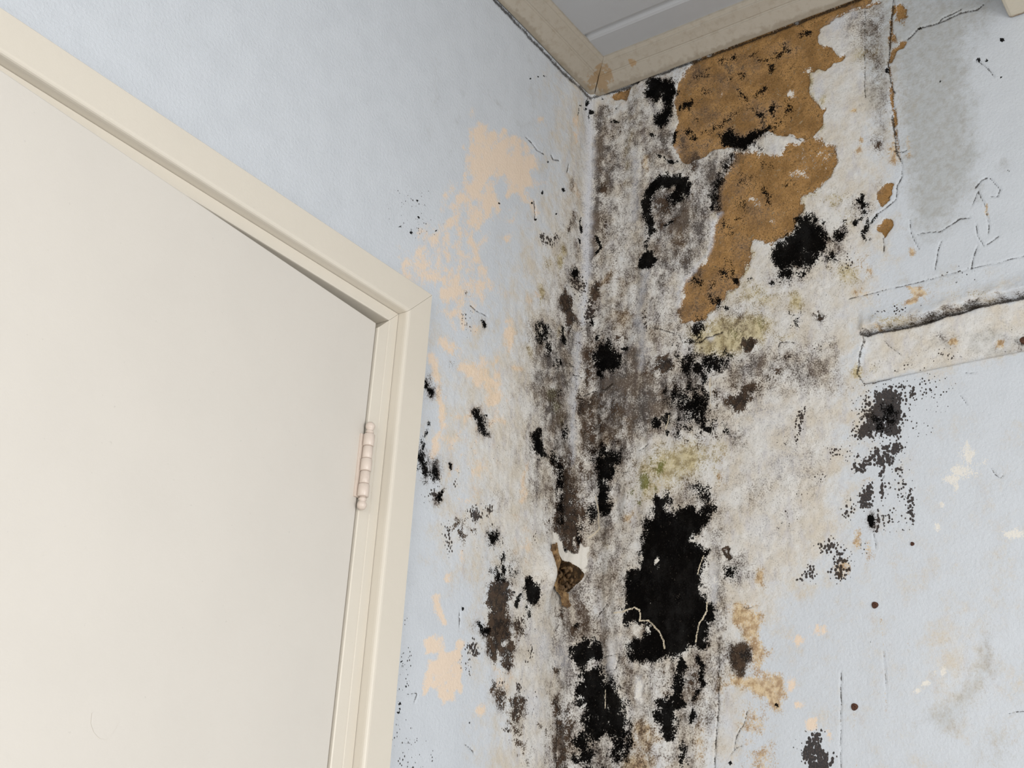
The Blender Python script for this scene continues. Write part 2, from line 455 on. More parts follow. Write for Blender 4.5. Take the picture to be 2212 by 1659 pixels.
for a in ((1560, 180, 40, 30, .28), (1520, 250, 40, 40, .3), (1600, 140, 60, 30, .25), (1640, 240, 40, 26, .4), (1500, 160, 30, 26, .45), (1530, 310, 40, 16, .4), (1600, 400, 30, 30, .3), (1640, 460, 40, 40, .3), (1550, 620, 40, 40, .35),
          (1500, 660, 30, 40, .25), (1600, 540, 26, 40, .25), (1850, 60, 30, 50, .35), (1890, 130, 26, 80, .4), (1905, 230, 20, 60, .3), (1690, 110, 40, 16, .35)):
    e('G', *a)
l('O', 2, 4, 0.55, (1846, 1532), (1850, 1600), (1852, 1690))
l('O', 1.5, 4, 0.5, (1905, 1330), (1908, 1400), (1914, 1500), (1917, 1600))
l('O', 1.5, 5, 0.35, (1838, 1310), (1842, 1420), (1843, 1480))
l('O', 2, 5, 0.35, (1962, 1300), (1966, 1420))
# --- dark brown mould (E)
p('E', 9, 1.0, (1194, 985), (1205, 985), (1225, 985), (1233, 1000), (1236, 1040), (1243, 1062), (1248, 1090), (1255, 1110), (1262, 1141), (1258, 1163), (1248, 1192), (1222, 1190), (1214, 1165),
  (1192, 1143), (1186, 1127), (1192, 1094), (1199, 1054), (1200, 1022), (1190, 1000))
p('E', 5, 1.15, (1061, 1260), (1079, 1252), (1098, 1256), (1100, 1278), (1106, 1294), (1098, 1304), (1096, 1330), (1104, 1345), (1095, 1380), (1083, 1400), (1082, 1410), (1071, 1428),
  (1057, 1415), (1055, 1390), (1053, 1355), (1057, 1318), (1053, 1300), (1057, 1270))
p('E', 5, 1.05, (1088, 1393), (1108, 1389), (1108, 1412), (1110, 1440), (1098, 1448), (1085, 1434), (1085, 1416))
p('E', 8, 0.85, (1106, 1349), (1124, 1349), (1128, 1369), (1122, 1383), (1110, 1375))
p('E', 7, 1.0, (1098, 1524), (1106, 1508), (1118, 1502), (1130, 1508), (1132, 1528), (1128, 1544), (1122, 1554), (1126, 1568), (1112, 1568), (1098, 1558), (1096, 1538))
p('E', 6, 1.0, (1069, 1496), (1077, 1488), (1090, 1494), (1090, 1512), (1085, 1530), (1079, 1536), (1071, 1518), (1065, 1504))
l('E', 9, 12, 0.72, (1115, 1570), (1120, 1590), (1130, 1615), (1145, 1645))
l('E', 4, 4, 0.8, (1063, 1470), (1063, 1492))
p('E', 5, 1.1, (1206, 649), (1219, 627), (1221, 638), (1235, 645), (1239, 660), (1239, 681), (1246, 692), (1240, 700), (1233, 712), (1228, 714), (1221, 703), (1222, 683), (1210, 667))
p('E', 5, 1.1, (1287, 602), (1293, 609), (1295, 622), (1300, 643), (1291, 647), (1277, 645), (1280, 627))
l('E', 8, 10, 0.85, (1274, 735), (1276, 780), (1268, 820), (1258, 850), (1262, 905))
l('E', 9, 12, 0.75, (1270, 905), (1275, 950), (1262, 985))
e('E', 1433, 785, 22, 20, 0.95)
e('E', 1421, 812, 8, 9, 0.9)
e('E', 1455, 840, 20, 16, 0.7)
p('E', 5, 1.1, (1563, 872), (1572, 857), (1601, 845), (1616, 834), (1634, 832), (1636, 839), (1616, 850), (1623, 861), (1608, 879), (1601, 886), (1580, 883))
l('E', 9, 14, 0.78, (1634, 835), (1660, 820), (1682, 810))
l('E', 9, 12, 0.72, (1545, 875), (1560, 862), (1590, 840))
p('E', 3, 1.3, (1755, 678), (1762, 676), (1767, 671), (1772, 678), (1777, 685), (1768, 692), (1763, 690), (1760, 684))
p('E', 4, 1.3, (1602, 743), (1612, 732), (1622, 727), (1630, 735), (1626, 750), (1614, 760), (1606, 752))
l('E', 2.2, 2.5, 1.3, (1560, 1190), (1577, 1184), (1574, 1194), (1583, 1204), (1577, 1208), (1566, 1198), (1562, 1192))
p('E', 5, 1.1, (1574, 1404), (1578, 1391), (1582, 1397), (1608, 1391), (1621, 1404), (1621, 1421), (1610, 1439), (1606, 1456), (1587, 1449), (1584, 1434), (1578, 1417))
l('E', 6, 8, 0.9, (1196, 1512), (1205, 1530), (1208, 1580), (1203, 1620), (1204, 1700))
p('E', 16, 0.62, (1190, 1505), (1242, 1515), (1240, 1590), (1225, 1700), (1200, 1700))
p('E', 12, 0.6, (984, 1120), (1016, 1118), (1012, 1150), (1000, 1176), (988, 1165))
e('E', 1026, 1148, 9, 9, 0.55)
l('E', 4, 4, 0.95, (1212, 1316), (1213, 1335))
e('E', 1245, 1355, 9, 14, 0.85)
l('E', 4, 4, 0.9, (1195, 1440), (1200, 1452), (1206, 1450))
e('E', 1440, 450, 22, 24, 0.78)
e('E', 1300, 480, 14, 26, 0.55)
e('E', 1300, 408, 9, 16, 0.8)
l('E', 5, 6, 0.8, (1344, 262), (1332, 282), (1320, 294))
e('E', 1300, 900, 20, 30, 0.55)
e('E', 1340, 730, 12, 14, 0.6)
e('E', 1893, 312, 8, 10, 0.75)
l('E', 5, 6, 0.7, (1168, 1560), (1176, 1578))
e('E', 1440, 1480, 12, 40, 0.5)
l('E', 3, 4, 0.6, (1230, 440), (1235, 470), (1232, 500))
e('E', 1000, 1500, 1, 1, 0.1)
e('E', 1013, 632, 8, 10, 0.45)
l('E', 3, 3, 0.95, (1285, 1348), (1288, 1362))
# --- dotted colonies (D)
p('D', 8, 1.25, (1884, 845), (1928, 837), (1942, 859), (1949, 890), (1942, 917), (1949, 928), (1942, 944), (1928, 939), (1902, 940), (1888, 931), (1859, 953), (1848, 940), (1859, 921),
  (1873, 906), (1881, 881), (1883, 859))
p('D', 18, 0.36, (1868, 830), (1910, 822), (2000, 803), (2052, 830), (2012, 880), (2005, 930), (1970, 950), (1945, 965), (1930, 830))
e('D', 1950, 880, 26, 70, 0.6)
e('D', 2015, 850, 26, 28, 0.42)
e('D', 1955, 790, 16, 20, 0.3)
e('D', 1925, 800, 30, 9, 0.3)
p('D', 9, 0.95, (1838, 975), (1870, 985), (1900, 965), (1942, 950), (1952, 965), (1932, 1000), (1900, 1015), (1868, 1005))
e('D', 1843, 985, 10, 14, 0.9)
p('D', 6, 1.1, (1840, 1000), (1875, 998), (1870, 1015), (1850, 1026), (1843, 1015))
l('D', 5, 6, 0.95, (1912, 1000), (1905, 1025), (1908, 1050), (1903, 1078))
p('D', 14, 0.30, (1905, 1000), (1960, 1000), (1970, 1050), (1982, 1120), (1972, 1142), (1900, 1142), (1905, 1060))
l('D', 5, 6, 0.95, (1964, 1062), (1966, 1095), (1973, 1127))
p('D', 8, 1.05, (1858, 1070), (1870, 1050), (1885, 1045), (1888, 1070), (1885, 1095), (1875, 1105), (1860, 1100), (1855, 1085))
e('D', 1832, 1100, 11, 20, 0.75)
l('D', 3, 4, 1.0, (1896, 1103), (1898, 1125), (1900, 1135), (1895, 1147), (1885, 1150))
p('D', 11, 0.75, (1764, 1161), (1778, 1168), (1797, 1163), (1815, 1181), (1825, 1190), (1835, 1213), (1841, 1222), (1836, 1240), (1807, 1252), (1789, 1235), (1800, 1217), (1782, 1195), (1764, 1181))
p('D', 8, 0.8, (1720, 1253), (1730, 1245), (1745, 1225), (1757, 1222), (1760, 1240), (1760, 1253), (1735, 1256))
e('D', 1870, 1180, 8, 12, 0.3)
p('D', 8, 1.0, (1749, 1579), (1771, 1579), (1775, 1603), (1781, 1618), (1803, 1625), (1808, 1638), (1800, 1659), (1766, 1680), (1738, 1642), (1734, 1620), (1745, 1599))
e('D', 1745, 1630, 30, 40, 0.35)
l('D', 7, 9, 0.85, (1735, 880), (1733, 905), (1730, 925), (1723, 948))
e('D', 1800, 975, 16, 14, 0.5)
e('D', 1690, 960, 20, 20, 0.15)
e('D', 1770, 1030, 18, 10, 0.35)
e('D', 1580, 780, 20, 12, 0.3)
e('D', 1730, 1080, 14, 20, 0.3)
e('D', 1700, 1110, 26, 30, 0.28)
e('D', 1765, 750, 22, 10, 0.45)
e('D', 1700, 775, 16, 8, 0.45)
p('D', 8, 0.85, (1006, 1397), (1020, 1383), (1035, 1400), (1045, 1393), (1047, 1410), (1035, 1420), (1015, 1412))
e('D', 1058, 1095, 17, 14, 0.75)
e('D', 1030, 1108, 13, 16, 0.95)
e('D', 1070, 1130, 8, 10, 0.35)
l('D', 6, 9, 0.8, (965, 1130), (966, 1150), (972, 1175), (976, 1195))
e('D', 985, 1045, 10, 9, 0.85)
e('D', 1082, 1478, 9, 14, 0.6)
e('D', 1122, 1485, 8, 12, 0.65)
e('D', 1150, 1410, 8, 14, 0.65)
e('D', 1137, 1430, 7, 14, 0.5)
e('D', 1150, 1515, 14, 26, 0.3)
e('D', 1095, 1440, 14, 14, 0.6)
e('D', 1130, 1350, 26, 20, 0.5)
p('D', 8, 0.6, (1088, 1570), (1102, 1565), (1110, 1582), (1100, 1592))
p('D', 8, 0.16, (868, 1335), (892, 1335), (888, 1500), (872, 1700), (838, 1700), (848, 1560))
p('D', 10, 0.14, (880, 1560), (930, 1600), (960, 1700), (860, 1700))
p('D', 25, 0.13, (850, 400), (930, 420), (950, 500), (900, 530), (850, 500))
e('D', 1010, 690, 12, 26, 0.35)
e('D', 940, 1067, 18, 14, 0.6)
e('D', 1000, 1010, 24, 14, 0.2)
e('D', 1060, 1180, 20, 30, 0.2)
e('D', 1010, 1430, 10, 36, 0.25)
p('D', 12, 0.5, (1222, 575), (1262, 580), (1262, 640), (1250, 655), (1225, 630))
e('D', 1275, 675, 16, 30, 0.8)
e('D', 1183, 523, 12, 12, 0.75)
e('D', 1172, 516, 5, 12, 0.9)
e('D', 1200, 512, 10, 12, 0.75)
e('D', 1395, 695, 16, 26, 0.45)
e('D', 1357, 1117, 14, 16, 0.3)
e('D', 1860, 445, 16, 20, 0.6)
e('D', 1830, 560, 12, 24, 0.4)
e('D', 1155, 1150, 6, 30, 0.3)
e('D', 2080, 600, 40, 14, 0.35)
e('D', 1930, 670, 40, 10, 0.3)
e('D', 2040, 765, 40, 12, 0.3)
e('D', 1990, 655, 12, 8, 0.5)
e('D', 2190, 735, 26, 22, 0.25)
# --- black mould (K)
p('K', 5, 1.25, (1400, 174), (1418, 171), (1433, 174), (1460, 172), (1462, 190), (1460, 202), (1449, 213), (1445, 226), (1434, 221), (1429, 213), (1413, 224), (1406, 217), (1396, 206), (1400, 192))
p('K', 4, 1.15, (1439, 223), (1448, 225), (1446, 252), (1439, 270), (1434, 283), (1418, 267), (1418, 249), (1437, 238))
e('K', 1413, 290, 5, 6, 0.9)
l('K', 3, 3, 1.0, (1463, 285), (1455, 300), (1448, 314))
l('K', 3, 3, 1.0, (1425, 338), (1440, 347), (1455, 350), (1466, 347))  # crack shadow under the plaster flap, painted black
e('K', 1378, 178, 5, 5, 0.9)
l('K', 13, 8, 1.3, (1423, 399), (1445, 388), (1466, 389), (1476, 400), (1472, 415), (1460, 424))
l('K', 8, 7, 1.3, (1420, 398), (1404, 414), (1398, 435), (1396, 460), (1402, 480), (1402, 500))
l('K', 4, 6, 0.85, (1402, 500), (1396, 520), (1394, 545))
p('K', 4, 1.3, (1395, 540), (1408, 545), (1411, 562), (1406, 578), (1393, 585), (1384, 578), (1383, 566), (1389, 550))
l('K', 2.5, 2.5, 1.2, (1450, 478), (1442, 488), (1437, 486))
l('K', 3, 3, 1.2, (1287, 511), (1293, 517), (1293, 524), (1300, 530), (1295, 537), (1291, 544))
l('K', 2.5, 2.5, 1.2, (1253, 475), (1255, 490), (1258, 502))
l('K', 2, 2, 1.2, (1253, 520), (1254, 527))
for a in ((1265, 222, 5, 8, 1.1), (1280, 243, 6, 9, 1.15), (1248, 238, 3, 11, 1.05), (1265, 236, 5, 3, 1.0), (1249, 228, 4, 3, .9), (1275, 257, 3, 6, .8), (1330, 232, 4, 4, .8), (1300, 216, 5, 4, .8),
          (1330, 261, 8, 5, .8), (1243, 588, 9, 15, .95), (1281, 697, 10, 8, .95), (1294, 729, 8, 8, 1.2), (1298, 808, 10, 9, 1.1), (1348, 749, 6, 5, 1.1), (1172, 722, 20, 26, .85), (1182, 748, 12, 20, .75),
          (1197, 790, 13, 24, .62), (1210, 783, 5, 12, .9), (1212, 848, 6, 12, .7), (1222, 935, 13, 17, .9), (1416, 915, 9, 11, 1.05), (1437, 905, 10, 16, .95), (1436, 938, 7, 12, .75), (1525, 932, 9, 8, 1.1),
          (1700, 587, 18, 20, .75), (1730, 590, 20, 11, .72), (1797, 556, 14, 17, .75), (1778, 484, 4, 10, .95), (1670, 612, 11, 6, .6), (1845, 478, 6, 6, 1.1), (1665, 232, 10, 13, .8), (1650, 130, 9, 6, .75),
          (1664, 146, 10, 8, .75), (1575, 1236, 19, 15, .75), (1515, 1062, 26, 26, .62), (1535, 1100, 18, 24, .75), (1050, 895, 6, 6, .7), (1088, 1196, 10, 24, .6), (1106, 1236, 14, 22, .52), (1110, 1279, 5, 5, 1.0),
          (1540, 448, 5, 8, .8), (1590, 600, 10, 9, .8), (1548, 652, 10, 14, .85), (1570, 665, 8, 10, .7), (1622, 600, 9, 8, .6), (1505, 705, 14, 24, .7), (1490, 735, 16, 8, .6), (1555, 590, 18, 16, .5), (1537, 610, 10, 12, .7),
          (1512, 720, 12, 20, .6), (1597, 470, 14, 8, .5), (1600, 395, 14, 14, .45), (1660, 430, 12, 20, .55), (1700, 395, 10, 8, .5), (1590, 385, 10, 10, .45), (1502, 168, 12, 10, .55), (1505, 255, 12, 8, .55), (1520, 285, 14, 10, .55),
          (1720, 690, 14, 20, .5), (1712, 705, 10, 10, .6), (1420, 812, 4, 5, .8), (1455, 748, 9, 10, .55), (1148, 1410, 3, 5, .5), (1560, 930, 12, 18, .5), (1265, 1630, 22, 14, 1.0), (1243, 1640, 12, 10, .9), (1290, 1690, 60, 30, .9),
          (1460, 1690, 16, 30, .8), (1522, 1474, 9, 10, 1.1), (1245, 1350, 5, 9, .8), (2133, 130, 4, 4, 1.0), (2115, 132, 5, 4, 1.0), (2178, 373, 3, 3, 1.0), (1916, 152, 5, 5, 1.1), (1987, 59, 5, 3, 1.0), (2165, 88, 4, 4, .9),
          (1577, 1645, 3, 3, 1.2), (1678, 1523, 4, 4, .8), (1881, 1386, 3, 2, 1.1), (1085, 1230, 8, 8, .9), (2165, 168, 2, 2, 1.1), (2033, 172, 2, 3, 1.0), (1785, 640, 2, 2, 1.1), (1898, 636, 2, 2, 1.1), (1078, 440, 2, 2, 1.2),
          (1149, 441, 2.5, 2, 1.2), (1211, 415, 3, 6, 1.1), (1170, 417, 2, 5, 1.0), (1185, 351, 3, 3, 1.0), (1157, 474, 2, 3, 1.0), (1198, 460, 2, 2, .9), (905, 467, 2.2, 2.2, 1.2), (865, 490, 2.4, 2.4, 1.2), (867, 467, 2, 2, 1.1),
          (902, 433, 1.8, 1.8, 1.1), (918, 442, 1.8, 1.8, 1.0), (941, 500, 2, 2, 1.0), (900, 480, 2, 2, 1.0), (885, 505, 3, 7, .8), (866, 1520, 3.6, 3.6, 1.1), (862, 1540, 3.4, 3.4, 1.1), (872, 1440, 4, 3, .9), (870, 1428, 3, 3, .9),
          (860, 1430, 2.5, 3, .9), (874, 1410, 3, 3, .9), (865, 1530, 3, 3, 1.0), (860, 1478, 2.5, 4, .9), (875, 1480, 2, 5, .8), (1015, 1560, 3, 4, 1.0), (998, 1315, 3, 5, 1.0), (1165, 166, 2, 2, 1.0), (1181, 165, 2.4, 2, 1.1), (1146, 169, 3, 2, 1.0)):
    e('K', *a)
l('K', 4, 4, 1.2, (1213, 710), (1215, 730), (1218, 738))
p('K', 6, 1.25, (1300, 745), (1318, 740), (1327, 747), (1340, 767), (1347, 778), (1342, 790), (1329, 799), (1313, 801), (1305, 794), (1293, 792), (1286, 778), (1289, 761))
p('K', 12, 0.98, (1470, 770), (1480, 768), (1500, 765), (1530, 765), (1565, 770), (1570, 785), (1560, 805), (1545, 810), (1525, 805), (1520, 820), (1510, 808), (1490, 803), (1478, 792))
l('K', 7, 8, 0.95, (1518, 810), (1520, 830), (1522, 855))
p('K', 15, 1.0, (1447, 843), (1485, 834), (1497, 837), (1526, 854), (1532, 881), (1532, 899), (1526, 921), (1512, 922), (1494, 924), (1472, 930), (1466, 910), (1461, 881), (1447, 868))
p('K', 8, 1.25, (1726, 468), (1740, 466), (1753, 470), (1764, 481), (1778, 499), (1785, 513), (1784, 531), (1775, 544), (1760, 558), (1753, 575), (1726, 575), (1717, 568), (1695, 575), (1677, 573), (1670, 558),
  (1674, 540), (1688, 522), (1712, 504), (1717, 483))
p('K', 9, 0.95, (1788, 518), (1805, 502), (1825, 488), (1827, 503), (1810, 520), (1795, 528))
l('K', 2.5, 3.5, 1.0, (1862, 420), (1865, 450), (1872, 470), (1876, 495), (1868, 508))
l('K', 2.5, 3.5, 1.0, (1868, 455), (1856, 476), (1846, 478))
l('K', 2.5, 3.5, 0.95, (1876, 490), (1886, 472), (1896, 462))
l('K', 4, 4, 0.95, (1866, 500), (1873, 514))
l('K', 2.5, 4, 0.9, (1852, 432), (1862, 440), (1874, 440))
p('K', 7, 1.25, (1560, 287), (1572, 280), (1578, 290), (1596, 294), (1616, 287), (1630, 280), (1645, 272), (1654, 276), (1645, 290), (1627, 308), (1601, 330), (1587, 323), (1569, 312), (1558, 305))
l('K', 8, 12, 0.78, (1650, 278), (1672, 262), (1690, 250), (1703, 224))
l('K', 6, 8, 0.92, (1578, 342), (1562, 370), (1550, 395), (1545, 420), (1546, 450))
l('K', 3, 4, 0.8, (1650, 318), (1640, 325))
p('K', 5, 1.1, (1665, 121), (1690, 105), (1700, 95), (1706, 105), (1695, 115), (1675, 124))
l('K', 4, 5, 0.95, (1468, 232), (1482, 222), (1497, 215))
p('K', 5, 1.2, (1150, 938), (1166, 931), (1174, 945), (1172, 964), (1176, 980), (1184, 986), (1166, 992), (1156, 978), (1150, 958))
p('K', 7, 1.15, (1289, 985), (1335, 985), (1325, 1029), (1311, 1045), (1313, 1065), (1287, 1062), (1291, 1036))
p('K', 12, 0.95, (1280, 1000), (1290, 975), (1310, 960), (1334, 975), (1332, 1000))
p('K', 5, 1.25, (1284, 1070), (1311, 1067), (1318, 1080), (1313, 1101), (1309, 1112), (1295, 1116), (1287, 1101), (1284, 1085))
p('K', 5, 1.15, (1270, 1112), (1284, 1087), (1288, 1110), (1285, 1121), (1275, 1121))
l('K', 7, 8, 1.0, (1201, 985), (1212, 1010), (1210, 1060), (1214, 1130))
l('K', 4, 5, 0.95, (1250, 1140), (1250, 1170))
p('K', 7, 1.35, (1398, 1127), (1414, 1117), (1416, 1090), (1421, 1078), (1437, 1069), (1447, 1080), (1436, 1094), (1439, 1112), (1454, 1117), (1461, 1101), (1494, 1098), (1508, 1105), (1530, 1087), (1544, 1101),
  (1535, 1116), (1524, 1130), (1512, 1150), (1501, 1154), (1504, 1170), (1490, 1166), (1512, 1175), (1528, 1192), (1519, 1208), (1508, 1226), (1510, 1271), (1522, 1300), (1540, 1310), (1538, 1343), (1529, 1365),
  (1531, 1397), (1518, 1404), (1496, 1390), (1479, 1408), (1453, 1419), (1431, 1425), (1410, 1430), (1379, 1434), (1366, 1430), (1363, 1395), (1385, 1385), (1392, 1365), (1388, 1348), (1366, 1350), (1352, 1345),
  (1349, 1328), (1356, 1300), (1354, 1280), (1351, 1253), (1354, 1233), (1376, 1231), (1385, 1203), (1381, 1184), (1390, 1163))
p('K', 4, 1.25, (1232, 1395), (1243, 1387), (1260, 1380), (1273, 1382), (1278, 1393), (1286, 1367), (1293, 1387), (1295, 1413), (1289, 1421), (1280, 1423), (1263, 1430), (1258, 1439), (1258, 1456), (1247, 1460),
  (1250, 1439), (1237, 1423))
p('K', 8, 1.12, (1260, 1452), (1280, 1441), (1299, 1439), (1304, 1456), (1310, 1473), (1315, 1467), (1327, 1465), (1334, 1486), (1345, 1501), (1353, 1516), (1360, 1560), (1360, 1614), (1353, 1646), (1332, 1646),
  (1323, 1620), (1327, 1581), (1306, 1588), (1293, 1607), (1271, 1603), (1258, 1620), (1243, 1614), (1241, 1599), (1254, 1568), (1258, 1538), (1245, 1536), (1237, 1523), (1245, 1508), (1241, 1503), (1247, 1477))
p('K', 5, 1.2, (1472, 1421), (1481, 1439), (1470, 1465), (1477, 1473), (1470, 1490), (1472, 1508), (1485, 1521), (1475, 1529), (1457, 1534), (1462, 1560), (1459, 1581), (1453, 1601), (1440, 1601), (1429, 1581),
  (1421, 1560), (1418, 1538), (1429, 1529), (1418, 1512), (1436, 1512), (1446, 1514), (1451, 1482), (1462, 1469), (1457, 1447))
l('K', 5, 5, 1.05, (1505, 1425), (1518, 1440), (1515, 1465), (1524, 1475))
l('K', 5, 6, 0.85, (1515, 1490), (1503, 1503), (1498, 1506))
l('K', 5, 4, 1.1, (1500, 1530), (1500, 1545), (1493, 1562))
l('K', 4, 6, 0.9, (1468, 1605), (1478, 1620), (1480, 1640), (1475, 1665))
p('K', 3, 1.3, (1873, 1120), (1885, 1110), (1890, 1125), (1887, 1140), (1878, 1132))
p('K', 4, 1.3, (1134, 1254), (1146, 1248), (1160, 1258), (1162, 1284), (1158, 1304), (1150, 1310), (1136, 1294), (1132, 1272))
l('K', 4, 3, 1.1, (1122, 1284), (1121, 1312))
l('K', 4, 5, 0.9, (1145, 1315), (1148, 1330))
p('K', 6, 1.05, (1060, 1232), (1075, 1225), (1088, 1238), (1088, 1250), (1075, 1254))
p('K', 5, 1.05, (1057, 1160), (1062, 1148), (1073, 1145), (1077, 1165), (1070, 1180), (1060, 1178))
l('K', 5, 4, 1.0, (1036, 1350), (1045, 1365), (1055, 1362))
l('K', 4, 4, 1.05, (926, 915), (922, 932), (915, 945), (915, 968))
p('K', 7, 0.98, (905, 965), (925, 975), (928, 1000), (925, 1030), (919, 1040), (903, 1010), (902, 985))
p('K', 7, 0.85, (930, 1000), (945, 1000), (948, 1012), (940, 1035), (930, 1042))
p('K', 4, 1.15, (945, 1073), (955, 1062), (960, 1058), (955, 1078), (947, 1081))
p('K', 4, 1.2, (918, 832), (922, 818), (930, 842), (937, 838), (938, 848), (930, 853), (922, 843))
p('K', 4, 1.15, (1025, 881), (1031, 881), (1035, 891), (1043, 899), (1047, 915), (1051, 937), (1045, 939), (1037, 929), (1031, 909), (1025, 897))
l('K', 2, 2.5, 1.1, (968, 1003), (973, 1016))
l('K', 3, 3, 1.15, (1041, 688), (1047, 703))
l('K', 2, 2.5, 1.0, (983, 782), (981, 792))
# --- scraped white filler, torn cream edges (S)
for a in ((1712, 200, 10, 9, .75), (1622, 425, 12, 9, .72), (1640, 438, 10, 8, .6), (1728, 372, 20, 12, .6), (1745, 150, 10, 8, .6), (1690, 300, 20, 8, .6), (1560, 200, 8, 6, .5), (1668, 479, 8, 5, .55), (1740, 350, 30, 30, .35), (1780, 330, 20, 30, .35)):
    e('S', *a)
for a in ((2090, 985, 14, 26, 1.0), (2075, 1020, 26, 14, 1.0), (2060, 1032, 24, 9, 1.0), (2066, 1052, 6, 20, .8), (2036, 1088, 8, 6, 1.0), (2025, 1140, 9, 8, .8), (2190, 1155, 26, 10, 1.0), (1983, 1494, 9, 5, 1.0),
          (2002, 1478, 12, 6, 1.0), (2040, 1450, 16, 9, .7), (2100, 1005, 30, 30, .5), (1377, 1362, 10, 16, .95), (1397, 1358, 5, 12, .7), (1417, 1212, 5, 7, .8), (1497, 1167, 8, 4, .9), (1382, 1495, 10, 34, .7),
          (1320, 1420, 16, 40, .5), (1245, 1020, 6, 26, .35), (1540, 1240, 10, 60, .35), (1250, 640, 10, 16, .5), (1258, 670, 9, 16, .5)):
    e('S', *a)
p('S', 3, 1.1, (1194, 1142), (1199, 1152), (1207, 1160), (1219, 1176), (1222, 1192), (1229, 1192), (1250, 1192), (1256, 1172), (1262, 1186), (1275, 1181), (1272, 1204), (1264, 1226), (1252, 1228), (1232, 1214), (1211, 1207),
  (1208, 1195), (1203, 1178), (1194, 1175))
e('S', 1264, 1232, 8, 8, 0.7)
l('K', 3, 2.5, 1.2, (1213, 1183), (1211, 1194))
l('K', 2.5, 2.5, 1.2, (1222, 1190), (1223, 1202))
l('K', 2.2, 2.2, 1.1, (1235, 1192), (1236, 1200))
# --- hole with brown paper (T)
p('T', 3, 1.2, *[(1192, 1181), (1203, 1177), (1207, 1195), (1213, 1209), (1232, 1215), (1252, 1228), (1262, 1240), (1258, 1251), (1245, 1262), (1238, 1270), (1226, 1279), (1215, 1276), (1200, 1265), (1191, 1245), (1192, 1222)])
# chips knocked out of the plaster (H)
e('H', 1768, 683, 9, 8, 1.2)
e('H', 1615, 743, 12, 12, 1.2)
p('H', 2, 1.0, (1560, 1190), (1577, 1184), (1574, 1194), (1583, 1204), (1577, 1208), (1566, 1198))
